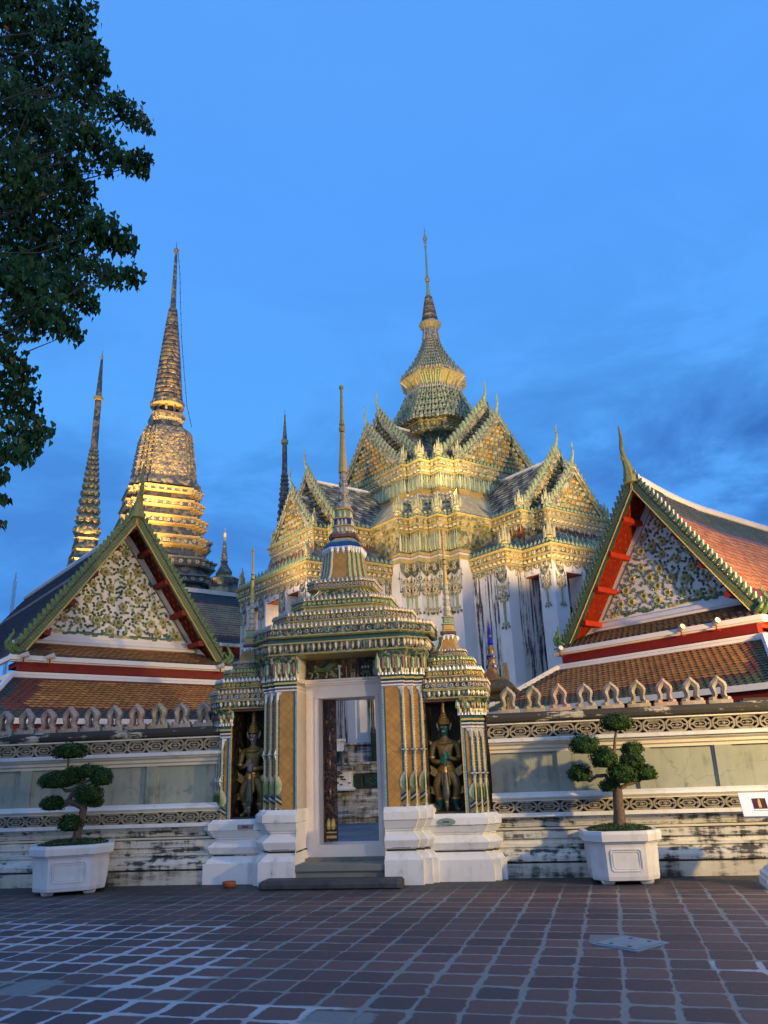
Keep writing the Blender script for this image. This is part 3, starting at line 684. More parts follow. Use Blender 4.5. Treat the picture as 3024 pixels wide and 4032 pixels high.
# niche boxes
def niche(mb):
    mb.box(1.25, 1.915, 1.14, 1.3, .93, 2.68, 'niche_lattice')
    mb.box(1.305, 1.33, .60, 1.14, .93, 2.66, 'niche_pattern'); mb.box(1.9, 1.915, .5, 1.14, .93, 2.66, 'niche_pattern')
    mb.box(1.305, 1.915, .48, 1.14, .925, .945, 'dark_step_stone')
    mb.box(1.305, 1.915, .46, 1.14, 2.62, 2.66, 'maroon_ceramic')
    mb.box(1.898, 1.914, .425, .44, .935, 2.64, 'gold_trim')
list(both(niche, 'statue_niche'))
# door frame, reveals and lintel
m = MB()
for sx in (-1, 1):
    m.add([(sx*.70, .16, 1.07), (sx*.70, .70, .34), (sx*.70, .70, 3.46), (sx*.70, .16, 3.43), (sx*.70, .05, .30)], [(0, 3, 2, 1, 4) if sx > 0 else (4, 1, 2, 3, 0)], 'door_plaster')
    m.box(min(sx*.70, sx*.52), max(sx*.70, sx*.52), .70, 1.3, .36, 3.05, 'door_plaster')
    V = [(sx*.70, .70, .36), (sx*.54, .70, .36), (sx*.54, .70, 3.0), (sx*.70, .70, 3.0)]
    m.box(min(sx*.545, sx*.50), max(sx*.545, sx*.50), .685, .70, .48, 2.83, 'door_plaster'); m.box(min(sx*.525, sx*.485), max(sx*.525, sx*.485), .69, 1.3, .50, 2.80, 'door_plaster')
m.box(-.70, .70, .695, 1.3, .30, .505, 'door_plaster'); m.box(-.70, .70, .69, 1.3, 2.78, 3.06, 'door_plaster')
m.box(-.545, .545, .678, .69, 2.785, 2.835, 'door_plaster'); m.box(-.70, .70, .66, .70, 2.99, 3.02, 'door_plaster'); m.box(-.70, .70, .63, .70, 3.02, 3.06, 'door_plaster'); m.box(-.70, .70, .60, .70, 3.06, 3.09, 'door_plaster')
m.box(-.70, .70, .14, .74, 3.44, 3.47, 'door_plaster')
m.build('door_frame', G)
m = MB(); m.box(-.70, .70, .745, 1.3, 3.06, 3.47, 'niche_pattern')
rnd = random.Random(4); fnp = lambda a, b, c: (a, .745-c, b)
def poly_relief(mb, pts, th, mat):
    n = len(pts); c = (sum(p[0] for p in pts)/n, sum(p[1] for p in pts)/n)
    V = [fnp(p[0], p[1], 0.001) for p in pts]+[fnp(c[0]+(p[0]-c[0])*.8, c[1]+(p[1]-c[1])*.8, th) for p in pts]
    mb.add(V, [tuple(range(n, 2*n))]+[(i, (i+1) % n, n+(i+1) % n, n+i) for i in range(n)], mat)
# prancing beast, tables, trees and blossoms of the relief over the door
poly_relief(m, [(-.62, 3.2), (-.6, 3.3), (-.5, 3.31), (-.4, 3.28), (-.3, 3.36), (-.2, 3.38), (-.13, 3.33), (-.2, 3.29), (-.26, 3.24), (-.3, 3.2), (-.45, 3.21)], .05, 'green_ceramic')
for a in ((-.6, 3.22, -.63, 3.12), (-.52, 3.22, -.50, 3.12), (-.34, 3.22, -.36, 3.12), (-.27, 3.24, -.22, 3.13)): m.tube([fnp(a[0], a[1], .02), fnp((a[0]+a[2])/2+.02, (a[1]+a[3])/2, .03), fnp(a[2], a[3], .02)], .018, 'pale_green_ceramic', 5)
for a, c_ in ((-.12, 'white_ceramic'), (.0, 'red_ceramic'), (.2, 'red_ceramic')): m.tube([fnp(a, 3.1, .02), fnp(a, 3.3, .03)], .016, c_, 5)
m.ball(fnp(-.12, 3.3, .02), .035, 'white_ceramic', 6, 4)
poly_relief(m, [(.05, 3.24), (.17, 3.24), (.17, 3.21), (.05, 3.21)], .04, 'green_ceramic'); poly_relief(m, [(.26, 3.22), (.42, 3.22), (.42, 3.16), (.26, 3.16)], .04, 'green_ceramic')
for x in (.08, .11, .14, .29, .35, .4): m.tube([fnp(x, 3.1, .01), fnp(x, 3.2, .02)], .008, 'cream_ceramic', 4)
for x in (.28, .33, .38): m.ball(fnp(x, 3.27, .02), (.02, .02, .035), 'white_ceramic', 6, 4)
poly_relief(m, [(.46, 3.1), (.44, 3.22), (.48, 3.3), (.44, 3.36), (.5, 3.4), (.56, 3.36), (.6, 3.36), (.62, 3.3), (.57, 3.26), (.6, 3.16), (.56, 3.1)], .05, 'pink_ceramic')
for i in range(26):
    x = rnd.uniform(-.66, .66); z = rnd.uniform(3.12, 3.45); flower(m, lambda a, b, c, x=x, z=z: fnp(x+a, z+b, c), rnd.uniform(.018, .034), rnd.choice(['cream_ceramic', 'pink_ceramic', 'pale_green_ceramic', 'gold_trim']), 'maroon_ceramic', 5)
m.build('relief_panel', G)
# door leaf standing open on the left
m = MB(); m.box(-.47, -.45, .95, 1.0, .53, 2.78, 'door_paint'); m.box(-.465, -.27, 1.0, 1.06, .53, 2.78, 'door_paint')
for z, h in ((.58, .04), (.66, .02)): m.box(-.46, -.275, .992, 1.0, z, z+h, 'gold_trim')
for x in (-.405, -.33):
    m.lathe([(.0, .70), (.03, .72), (.042, .77), (.036, .83), (.02, .87), (.0, .89)], 'gold_trim', 8, (x, .985))
for z in (1.3, 1.75, 2.15): m.prism([(-.37, z-.12), (-.345, z), (-.37, z+.12), (-.395, z)], .99, 1.0, 'maroon_ceramic'); m.prism([(-.37, z-.05), (-.36, z), (-.37, z+.05), (-.38, z)], .984, .99, 'gold_trim')
m.build('door_leaf', G)
# threshold steps: separate slabs of stone
m = MB(); m.box(-.70, .68, .06, .80, 0, .20, 'step_stone'); m.box(-.70, .68, .02, .80, .20, .285, 'step_stone'); m.box(-.66, .66, .55, .80, .285, .33, 'step_stone')
m.build('entrance_step', G)
m = MB()
V = []; pf = [(-.36, 0.0), (-.395, .02), (-.40, .07), (-.38, .105), (-.34, .12), (-.02, .12), (.0, .10), (.0, 0)]
for x in (-1.12, -1.08, .94, .98):
    e_ = 1 if abs(x+.07) < 1.03 else 0
    V += [(x, p[0] if e_ else p[0]*.9-.02, p[1]*(1 if e_ else .8)) for p in pf]
n = len(pf); F = [(i*n+j, (i+1)*n+j, (i+1)*n+(j+1) % n, i*n+(j+1) % n) for i in range(3) for j in range(n)]+[tuple(range(n)), tuple(range(4*n-1, 3*n-1, -1))]
m.add(V, F, 'dark_step_stone')
slab = m.build('step_slab', None, loc=(-2.30, 12.60, 0), rotz=R(-3.5)); tag(slab, 'long low dark stone slab lying on the paving before the doorway', 'step')

# roof of the gate: stepped tiers up to the spire
def band(mb, hx, hy, cx, cy, z0, z1, st, n=3, ros=None, sp=.13, spk=.06, spm='cream_ceramic', bm='blue_green_band', fl=('cream_mosaic', 'maroon_ceramic'), skip=None, face=None, dia=None, sps=.075):
    P = redent(hx, hy, n, st, cx, cy); h = z1-z0
    mould(mb, P, [(-.03, z0-.02, 'teal_ceramic'), (.012, z0, 'glaze_yellow'), (.012, z0+h*.11, 'glaze_yellow'), (-.008, z0+h*.12, bm), (-.008, z1-h*.12, bm), (.015, z1-h*.11, 'green_ceramic'), (.018, z1, 'glaze_yellow'), (-.05, z1+.012, 'green_mosaic')])
    if ros: rosettes(mb, P, (z0+z1)/2, ros*1.1, sp*.8, fl[0], fl[1], -.006, skip, .5, dia)
    if spk: spikes(mb, P, z1+.003, spk*1.2, sps, spm, -.005, skip, fat=.46)
    return P
BK = lambda nx, ny, cx, cy: ny > .5
def cove(mb, a, b, cx, cy, z0, z1, n=3, st=(.07, .05), fl=True, mat='glaze_yellow', steps=5, ribm='cream_ceramic', pw=2.0):
    """concave neck from half sizes a up to b with glazed ribs at the corners"""
    rings = []; 
    for i in range(steps+1):
        u = i/steps; k = (1-u)**pw
        hx = b[0]+(a[0]-b[0])*k; hy = b[1]+(a[1]-b[1])*k; s_ = st[1]+(st[0]-st[1])*k
        rings.append([(x, y, z0+(z1-z0)*u) for x, y in redent(hx, hy, n, s_, cx, cy)])
    N = len(rings[0]); q = len(mb.v); mb.loft(rings, mat)
    if fl:
        for j in range(0, N, 2):
            p = rings[0][j]
            if p[1] > cy+.01: continue
            mb.tube([r[j] for r in rings], (st[0]*.20), ribm, 4)
    return rings
m = MB(); c = (0, .75)
# hanging lotus petals under the eave
P = redent(1.30, .63, 3, .085, *c)
mould(m, P, [(0, 3.43, 'glaze_yellow'), (.10, 3.44, 'glaze_yellow'), (.115, 3.465, 'glaze_yellow'), (.10, 3.47, 'blue_green_band'), (.14, 3.60, 'blue_green_band'), (.17, 3.61, 'glaze_yellow'), (.17, 3.63, 'glaze_yellow'), (.10, 3.64, 'teal_ceramic'), (.10, 3.70, 'teal_ceramic')])
petals(m, P, 3.475, 3.605, .095, 'pink_ceramic', .125, BK, .5, mat2='cream_mosaic')
band(m, 1.52, .86, *c, 3.72, 3.86, .105, 4, .042, .145, .075, 'pink_ceramic', skip=BK)
cove(m, (1.40, .74), (1.16, .66), *c, 3.87, 3.99, 4, (.095, .085))
band(m, 1.20, .70, *c, 3.99, 4.09, .085, 4, .034, .12, .065, 'pink_ceramic', 'green_mosaic', ('pink_ceramic', 'red_ceramic'), BK)
cove(m, (1.10, .64), (.80, .60), *c, 4.10, 4.23, 4, (.08, .062))
band(m, .86, .64, *c, 4.23, 4.34, .064, 4, .034, .11, .07, 'pink_ceramic', 'green_mosaic', ('pale_green_ceramic', 'gold_trim'), BK)
cove(m, (.78, .60), (.50, .46), *c, 4.35, 4.56, 3, (.065, .05), mat='green_mosaic')
band(m, .575, .53, *c, 4.56, 4.66, .05, 3, .036, .085, .06, 'pink_ceramic', 'blue_green_band', ('pink_ceramic', 'maroon_ceramic'), BK)
m.build('tiered_roof', G)
m = MB()
rings = []
for hz_, z in ((.50, 4.67), (.44, 4.72), (.395, 4.80), (.365, 4.95), (.345, 5.12), (.325, 5.28), (.30, 5.35)):
    rings.append([(x, y, z) for x, y in redent(hz_, hz_, 3, hz_*.19, *c)])
m.loft(rings, 'ochre_tile'); N = len(rings[0])
for j in range(N):
    if rings[0][j][1] > .76: continue
    m.tube([r[j] for r in rings], .026 if j % 2 == 0 else .020, 'cream_ceramic' if j % 2 == 0 else 'pale_green_ceramic', 4)
m.loft([[(x, y, z) for x, y in redent(h, h, 3, h*.14, *c)] for h, z in ((.345, 5.30), (.345, 5.33), (.31, 5.39), (.27, 5.44), (.25, 5.48))], ['white_ceramic', 'blue_ceramic', 'teal_ceramic', 'light_blue_ceramic'])
petals(m, redent(.335, .335, 3, .045, *c), 5.20, 5.33, .11, 'white_ceramic', .0, BK, .4)
for h, z0, z1, mt in ((.20, 5.48, 5.52, 'gold_trim'), (.25, 5.53, 5.58, 'maroon_ceramic'), (.23, 5.59, 5.63, 'cream_mosaic'), (.175, 5.64, 5.74, 'pink_ceramic'), (.19, 5.75, 5.77, 'gold_trim'), (.155, 5.78, 5.90, 'blue_ceramic'), (.17, 5.90, 5.92, 'gold_trim'), (.135, 5.93, 6.06, 'pale_green_ceramic'), (.155, 6.07, 6.10, 'gold_trim')):
    Q = redent(h, h, 2, h*.18, *c); mould(m, Q, [(0, z0, mt), (0, z1, mt)])
    if z1-z0 > .09: petals(m, Q, z0, z1, .07, 'cream_ceramic', .0, BK, .3, up=True)
for k in range(5):
    z = 6.10+k*.145; r = .118-k*.012
    m.lathe([(r*.7, z), (r, z+.03), (r*1.02, z+.07), (r*.75, z+.12), (r*.7, z+.145)], ['pink_ceramic', 'cream_mosaic'][k % 2], 10, c)
    spikes(m, [(c[0]+r*math.cos(6.2832*q/8), c[1]+r*math.sin(6.2832*q/8)) for q in range(8)], z+.04, .09, .09, 'pink_ceramic', -.012, fat=.45)
m.build('bell_tower', G)
m = MB(); m.lathe([(.085, 6.82), (.078, 6.95), (.055, 7.30), (.046, 7.62), (.042, 7.64, 'wire_black'), (.062, 7.67), (.066, 7.71), (.05, 7.75), (.042, 7.77, 'wire_black'), (.058, 7.79), (.05, 7.83), (.042, 7.86), (.032, 8.2), (.026, 8.52), (.045, 8.535), (.048, 8.57), (.03, 8.60)], 'gold_trim', 10, c)
m.build('gilt_spike', G, smooth=False)
# side shrines' roofs
def shrine(mb):
    cx, cy = 1.75, .88
    P = redent(.46, .44, 3, .07, cx, cy)
    mould(mb, P, [(0, 2.65, 'glaze_yellow'), (.09, 2.655, 'glaze_yellow'), (.10, 2.675, 'glaze_yellow'), (.085, 2.68, 'blue_green_band'), (.12, 2.77, 'blue_green_band'), (.145, 2.775, 'glaze_yellow'), (.145, 2.79, 'glaze_yellow'), (.09, 2.80, 'teal_ceramic')])
    petals(mb, P, 2.685, 2.775, .08, 'cream_mosaic', .105, BK, .5, mat2='white_ceramic')
    band(mb, .605, .56, cx, cy, 2.80, 2.91, .07, 3, .034, .115, .055, 'pink_ceramic', 'blue_green_band', ('pink_ceramic', 'maroon_ceramic'), BK, sps=.065)
    cove(mb, (.55, .52), (.48, .46), cx, cy, 2.92, 3.0, 3, (.06, .06), False, 'green_mosaic')
    band(mb, .52, .50, cx, cy, 3.0, 3.10, .06, 3, .032, .10, .06, 'white_ceramic', 'green_mosaic', ('gold_trim', 'maroon_ceramic'), BK, sps=.065)
    cove(mb, (.47, .45), (.37, .37), cx, cy, 3.11, 3.19, 3, (.055, .05), False, 'green_mosaic')
    band(mb, .405, .40, cx, cy, 3.19, 3.275, .05, 3, .026, .075, .05, 'pale_green_ceramic', 'blue_green_band', ('gold_trim', 'blue_ceramic'), BK, sps=.06)
    cove(mb, (.37, .37), (.25, .25), cx, cy, 3.28, 3.36, 3, (.045, .04), False, 'green_mosaic')
    band(mb, .275, .275, cx, cy, 3.36, 3.44, .035, 3, .022, .055, .035, 'pink_ceramic', 'blue_green_band', ('pink_ceramic', 'red_ceramic'), BK, sps=.05)
    rg = [[(x, y, z) for x, y in redent(h, h, 2, h*.16, cx, cy)] for h, z in ((.23, 3.45), (.195, 3.50), (.165, 3.56), (.145, 3.64), (.135, 3.70))]
    mb.loft(rg, 'ochre_tile')
    for j in range(0, len(rg[0]), 2):
        if rg[0][j][1] < cy: mb.tube([r[j] for r in rg], .012, 'pale_green_ceramic', 4)
    petals(mb, redent(.145, .145, 2, .02, cx, cy), 3.64, 3.71, .07, 'white_ceramic', 0, BK, .4)
    for h, z0, z1, mt in ((.10, 3.71, 3.74, 'white_ceramic'), (.13, 3.75, 3.79, 'maroon_ceramic'), (.12, 3.79, 3.81, 'gold_trim'), (.095, 3.82, 3.90, 'gold_trim'), (.105, 3.91, 3.93, 'cream_ceramic'), (.08, 3.94, 4.03, 'pale_green_ceramic'), (.095, 4.035, 4.05, 'gold_trim')):
        mould(mb, redent(h, h, 2, h*.18, cx, cy), [(0, z0, mt), (0, z1, mt)])
    for k in range(6):
        z = 4.05+k*.095; r = .068-k*.005; mb.lathe([(r*.7, z), (r, z+.02), (r*1.0, z+.05), (r*.72, z+.095)], ['pink_ceramic', 'cream_ceramic'][k % 2], 8, (cx, cy))
    mb.lathe([(.042, 4.62), (.034, 4.8), (.030, 4.96), (.026, 4.98, 'wire_black'), (.040, 5.0), (.040, 5.03), (.026, 5.05), (.030, 5.07, 'wire_black'), (.024, 5.12), (.018, 5.5), (.030, 5.51), (.030, 5.55)], 'gold_trim', 8, (cx, cy))
list(both(shrine, 'shrine_roof'))
m = MB(); m.box(-1.2, 1.2, .80, 1.2, 3.47, 3.9, 'green_mosaic'); m.box(-1.26, -.705, .45, 1.34, 1.07, 3.45, 'clean_plaster'); m.box(.705, 1.26, .45, 1.34, 1.07, 3.45, 'clean_plaster'); m.build('tower_core', G)

# ================================================================ guardian statues
def skin_mesh(name, pts, edges_, rad, sub=1):
    me = bpy.data.meshes.new(name); me.from_pydata(pts, edges_, []); o = bpy.data.objects.new(name, me); COL.objects.link(o)
    md = o.modifiers.new('s', 'SKIN'); md.branch_smoothing = .6; md.use_smooth_shade = True
    for v, r_ in zip(me.skin_vertices[0].data, rad):
        v.radius = (r_, r_) if isinstance(r_, (int, float)) else r_
    me.skin_vertices[0].data[0].use_root = True
    sb = o.modifiers.new('u', 'SUBSURF'); sb.levels = sub; sb.render_levels = sub
    dg = bpy.context.evaluated_depsgraph_get(); ev = o.evaluated_get(dg); nm = bpy.data.meshes.new_from_object(ev)
    bpy.data.objects.remove(o); bpy.data.meshes.remove(me); return nm
def guardian(loc, rz, skin, lab, flip=1):
    e = empty('guardian_statue', loc, rz, lab, 'statue', 'guardian statues in the gate niches')
    pts = [(0, 0, .62), (0, .0, .74), (0, -.01, .90), (0, -.005, 1.04), (0, 0, 1.11), (0, -.01, 1.17), (0, -.015, 1.25), (0, -.01, 1.33)]; rad = [(.135, .10), (.115, .09), (.15, .10), (.13, .08), .05, .05, (.082, .085), (.07, .075)]
    ed = [(i, i+1) for i in range(7)]
    def chain(start, ps, rs):
        k = start
        for p, r_ in zip(ps, rs): pts.append(p); rad.append(r_); ed.append((k, len(pts)-1)); k = len(pts)-1
        return k
    for s in (-1, 1):
        chain(0, [(s*.10, -.01, .56), (s*.165, -.05, .40), (s*.16, -.03, .33), (s*.125, .02, .18), (s*.12, .03, .07), (s*.15, -.05, .025), (s*.18, -.11, .02)], [.10, .085, .07, .068, .038, .034, .022])
        chain(3, [(s*.15, .0, 1.03), (s*.205, .0, .98), (s*.22, -.01, .85), (s*.225, -.03, .76), (s*.12, -.13, .76+.02*s*flip), (s*.03, -.165, .78+.035*s*flip)], [.07, .062, .05, .042, .038, .034])
    nm = skin_mesh('g', pts, ed, rad, 1)
    for mt in ('statue_gold', skin): nm.materials.append(MATS[mt])
    for p in nm.polygons:
        c_ = p.center; green = (c_.z > 1.13) or (abs(c_.x) < .09 and c_.y < -.11 and .68 < c_.z < .86) or (.06 < c_.z < .20)
        p.material_index = 1 if green else 0; p.use_smooth = True
    b = bpy.data.objects.new('body', nm); COL.objects.link(b); b.parent = e
    for s in (-1, 1):
        m = MB(); z = .80+.035*s*flip
        for k in range(4):
            zz_ = z-.045+k*.024; m.tube([(s*.05, -.17, zz_), (s*.045, -.215, zz_), (s*.0, -.225, zz_-.002), (s*-.03, -.20, zz_)], [.012, .013, .012, .009], skin, 5)
        m.tube([(s*.045, -.15, z+.03), (s*.01, -.19, z+.055), (-s*.02, -.195, z+.05)], [.014, .013, .010], skin, 5)
        m.build('fingers', e)
    m = MB()
    for s in (-1, 1): m = MB(); m.ball((s*.032, -.095, 1.275), (.017, .010, .011), 'white_ceramic', 6, 4); m.ball((s*.032, -.104, 1.275), (.008, .005, .008), 'wire_black', 5, 4); m.tube([(s*.012, -.10, 1.298), (s*.035, -.105, 1.303), (s*.058, -.09, 1.296)], .006, 'wire_black', 4); m.build('eye', e); m = MB(); m.tube([(s*.02, -.095, 1.205), (s*.022, -.115, 1.20), (s*.024, -.118, 1.222)], [.006, .005, .002], 'white_ceramic', 4); m.build('tusk', e); m = MB()
    for s in (-1, 1):
        m = MB(); m.prism([(s*.08, 1.22), (s*.105, 1.25), (s*.10, 1.31), (s*.08, 1.29)], -.02, .0, skin); m.build('ear', e)
    m = MB(); m.tube([(0, -.095, 1.29), (0, -.112, 1.25), (0, -.105, 1.238)], [.008, .016, .012], skin, 6); m.build('nose', e); m = MB(); m.ball((0, -.095, 1.205), (.036, .02, .016), 'red_ceramic', 8, 4); m.ball((0, -.104, 1.208), (.028, .014, .007), 'white_ceramic', 8, 4)
    m.build('mouth', e)
    m = MB(); m.lathe([(.092, 1.315), (.10, 1.33), (.09, 1.345), (.098, 1.36), (.085, 1.38), (.088, 1.395), (.07, 1.415), (.072, 1.43), (.05, 1.46), (.052, 1.475), (.036, 1.50), (.034, 1.58), (.028, 1.66), (.012, 1.68)], 'gold_leaf', 12, (0, -.01))
    for s in (-1, 1): m.prism([(s*.095, 1.22), (s*.125, 1.30), (s*.115, 1.36), (s*.10, 1.31)], -.015, .01, 'gold_leaf')
    m.build('crown', e)
    m = MB()
    m.lathe([(.145, .60), (.15, .64), (.13, .66), (.128, .68), (.12, .69)], 'gold_leaf', 14); m.prism([(-.05, .64), (.05, .64), (.07, .40), (.0, .30), (-.07, .40)], -.14, -.09, 'gold_leaf'); m.build('belt', e)
    m = MB(); m.lathe([(.07, 1.06), (.13, 1.045), (.15, 1.02), (.14, 1.01)], 'gold_leaf', 14, (0, -.005)); m.build('collar', e)
    for s in (-1, 1):
        for nm_, pr_, y0_, y1_ in (('hip_flap', [(s*.14, .62), (s*.26, .70), (s*.24, .60), (s*.28, .58), (s*.20, .52), (s*.13, .54)], -.05, -.02), ('knee_flap', [(s*.15, .34), (s*.27, .37), (s*.25, .31), (s*.27, .27), (s*.2, .25), (s*.14, .28)], -.03, 0.0), ('epaulette', [(s*.165, 1.02), (s*.26, 1.08), (s*.235, .99)], -.02, .03)):
            m = MB(); m.prism(pr_, y0_, y1_, 'gold_leaf'); m.build(nm_, e)
        m = MB(); m.tube([(s*.125, .02, .205), (s*.125, .02, .175)], .078, 'gold_leaf', 10); m.build('anklet', e)
        m = MB(); m.tube([(s*.222, -.02, .80), (s*.222, -.02, .83)], .055, 'gold_leaf', 8); m.build('armlet', e)
    m = MB(); m.lathe([(.012, 0), (.018, .03), (.03, .07), (.03, .13), (.034, .15, 'gold_leaf'), (.034, .17), (.042, .19), (.062, .25), (.060, .33), (.046, .45), (.036, .58), (.034, .62, 'gold_leaf'), (.036, .66, 'gold_leaf'), (.028, .68), (.026, .86), (.03, .88, 'gold_leaf')], 'statue_club', 10, (0, -.19))
    for k in range(9):
        for j in range(6):
            z = .22+k*.04; r = .058-abs(k-2)*.003-k*.0012; a = j*1.047+k*.5; m.ball((r*math.cos(a), -.19+r*math.sin(a), z), .011, 'statue_club', 4, 3)
    m.build('club', e)
    m = MB(); m.box(-.30, .30, -.26, .20, -.012, .0, 'dark_step_stone'); m.build('base_plate', e)
    return e
th = R(-3.5)
def Gw(x, y, z): return (-2.30+x*math.cos(th)-y*math.sin(th), 12.60+x*math.sin(th)+y*math.cos(th), z)
guardian(Gw(1.60, .78, .96), th, 'statue_green', 'green-faced gilded guardian leaning on a club in the right niche of the gate', 1)
guardian(Gw(-1.64, .78, .96), th, 'statue_grey', 'grey-faced gilded guardian leaning on a club in the left niche of the gate', -1)

# ================================================================ planters with cloud-pruned trees
def planter(loc, rz, hw, h, lab, off=0):
    e = empty('planter', loc, rz, lab, 'planter', 'white octagonal planters along the wall')
    def oc(r, z, c=.42): return [(x, y, z) for x, y in ((r*(1-c), -r), (r, -r*(1-c)), (r, r*(1-c)), (r*(1-c), r), (-r*(1-c), r), (-r, r*(1-c)), (-r, -r*(1-c)), (-r*(1-c), -r))]
    m = MB(); pr = [(hw*.80, .05), (hw*.84, .06), (hw*.86, .11), (hw*.865, .30), (hw*.885, h-.20), (hw*.90, h-.16), (hw*.94, h-.155), (hw*.95, h-.14), (hw*1.0, h-.13), (hw*1.01, h-.04), (hw*.985, h), (hw*.86, h), (hw*.82, h-.05)]
    m.loft([oc(r, z) for r, z in pr], 'planter_white'); m.build('pot', e)
    for a in (45, 135, 225, 315):
        m = MB(); x, y = hw*.62*math.cos(R(a))*1.12, hw*.62*math.sin(R(a))*1.12
        m.T = lambda X, Y, Z, x=x, y=y: (x+X, y+Y, Z)
        m.loft([[(sx*s, sy*s, z) for sx, sy in ((-1, -1), (1, -1), (1, 1), (-1, 1))] for s, z in ((.07, 0), (.085, .02), (.095, .06))], 'planter_white')
        m.T = None; m.build('foot', e)
    for k in range(0, 8, 2):
        a = k*45; big = k % 2 == 0
        w_ = (hw*.40 if big else hw*.20); r = (hw*.872 if big else hw*.872*(1+.58)/2*math.sqrt(2))
        if not big: r = hw*.872*1.117
        m = MB()
        def fr(W_, H_, c_, z): return [(x, z+zz_) for x, zz_ in ((W_-c_, -H_), (W_, -H_+c_), (W_, H_-c_), (W_-c_, H_), (-W_+c_, H_), (-W_, H_-c_), (-W_, -H_+c_), (-W_+c_, -H_))]
        zc = h*.46; H_ = h*.21
        ca, sa = math.cos(R(a)), math.sin(R(a))
        m.T = lambda X, Y, Z: (X*ca-(-r+Y+(zc-Z)*.06)*sa, X*sa+(-r+Y+(zc-Z)*.06)*ca, Z)
        ringpoly(m, fr(w_, H_, .03, zc), fr(w_-.014, H_-.014, .025, zc), -.012, .012, 'planter_white')
        ringpoly(m, fr(w_-.03, H_-.03, .025, zc), fr(w_-.042, H_-.042, .02, zc), -.006, .012, 'planter_white')
        m.T = None
        m.build('panel_frame', e)
    m = MB(); rnd = random.Random(off+5)
    m.add([p for p in oc(hw*.83, h-.03)], [tuple(range(8))], 'tile_bed')
    for i in range(2600):
        a = rnd.uniform(0, 6.283); r = hw*.86*math.sqrt(rnd.random()); z = h-.02+.085*(1-(r/hw)**2)*rnd.uniform(.3, 1.15)
        x, y = r*math.cos(a), r*math.sin(a); s_ = rnd.uniform(.010, .02); b = rnd.uniform(0, 6.283); t_ = rnd.uniform(-.6, .9)
        m.add([(x-s_*math.cos(b), y-s_*math.sin(b), z), (x+s_*.4*math.sin(b), y-s_*.4*math.cos(b), z+s_*t_), (x+s_*math.cos(b), y+s_*math.sin(b), z+s_*.7), (x-s_*.4*math.sin(b), y+s_*.4*math.cos(b), z+s_*.5)], [(0, 1, 2, 3)], 'ground_cover_leaf')
    tag(m.build('ground_cover', e), kind='stuff')
    return e
def bonsai(name, y0, clumps, trunks, lab, seed, base, n=1500):
    e = empty(name, base, 0, lab, 'tree', 'cloud-pruned trees in the planters')
    bx, by, bz = base
    m = MB()
    for path in trunks:
        pts = [(p[0]-bx, y0+p[2]-by, p[1]-bz) for p in path]
        out = []; rr = []
        for i in range(len(pts)-1):
            for k in range(4):
                u = k/4; a, b = pts[i], pts[i+1]; out.append(tuple(a[j]*(1-u)+b[j]*u+random.uniform(-.006, .006) for j in range(3))); rr.append(path[i][3]*(1-u)+path[i+1][3]*u)
        out.append(pts[-1]); rr.append(path[-1][3]); m.tube(out, rr, 'bonsai_bark', 8)
    m.build('trunk', e, smooth=True)
    rnd = random.Random(seed)
    for cx, cz, rx, rz_, dy in clumps:
        m = MB(); ry = (rx+rz_)/2
        # dark inner mass of twigs, lumpy
        ph = [rnd.uniform(0, 6) for _ in range(4)]
        def rad(a, b): return 1+.10*math.sin(3*a+ph[0])*math.cos(2*b+ph[1])+.09*math.sin(5*a+ph[2]+4*b)
        m.ball((cx-bx, y0+dy-by, cz-bz-.01), (rx*.78, ry*.78, rz_*.72), 'bonsai_leaf', 12, 8)
        k = int(n*(rx*rz_)/(.03)*1.1)
        for i in range(k):
            a = rnd.uniform(0, 6.283); sz = rnd.uniform(-1, 1); b = math.asin(sz); q = rad(a, b)*rnd.uniform(.80, 1.04)*(rnd.uniform(1.05, 1.16) if rnd.random() < .10 else 1)
            if sz < 0: q *= .9+.1*(1+sz)
            nx, ny, nz = math.cos(a)*math.cos(b), math.sin(a)*math.cos(b), sz
            zz_ = nz*rz_*q if nz > -.55 else -.55*rz_*q+rnd.uniform(-.02, .01)
            p = Vector((cx-bx+nx*rx*q, y0+dy-by+ny*ry*q, cz-bz+zz_))
            N_ = Vector((nx/rx, ny/ry, nz/rz_)).normalized()+Vector((rnd.uniform(-.5, .5), rnd.uniform(-.5, .5), rnd.uniform(-.4, .6))); N_.normalize()
            T_ = N_.cross(Vector((rnd.uniform(-1, 1), rnd.uniform(-1, 1), rnd.uniform(-1, 1)))).normalized(); B_ = N_.cross(T_)
            s_ = rnd.uniform(.012, .025)
            m.add([p-T_*s_, p-B_*s_*.6+N_*.003, p+T_*s_, p+B_*s_*.6+N_*.003], [(0, 1, 2, 3)], 'bonsai_leaf' if rnd.random() < .72 else 'bonsai_leaf_light')
        m.build('foliage_pad', e)
    return e
planter((1.80, 12.52, 0), R(0), .53, .69, 'white octagonal planter standing right of the gate before the warmly lit cream wall')
planter((-6.50, 12.60, 0), R(24), .60, .69, 'wide white octagonal planter standing left of the gate in bluish shade', 3)
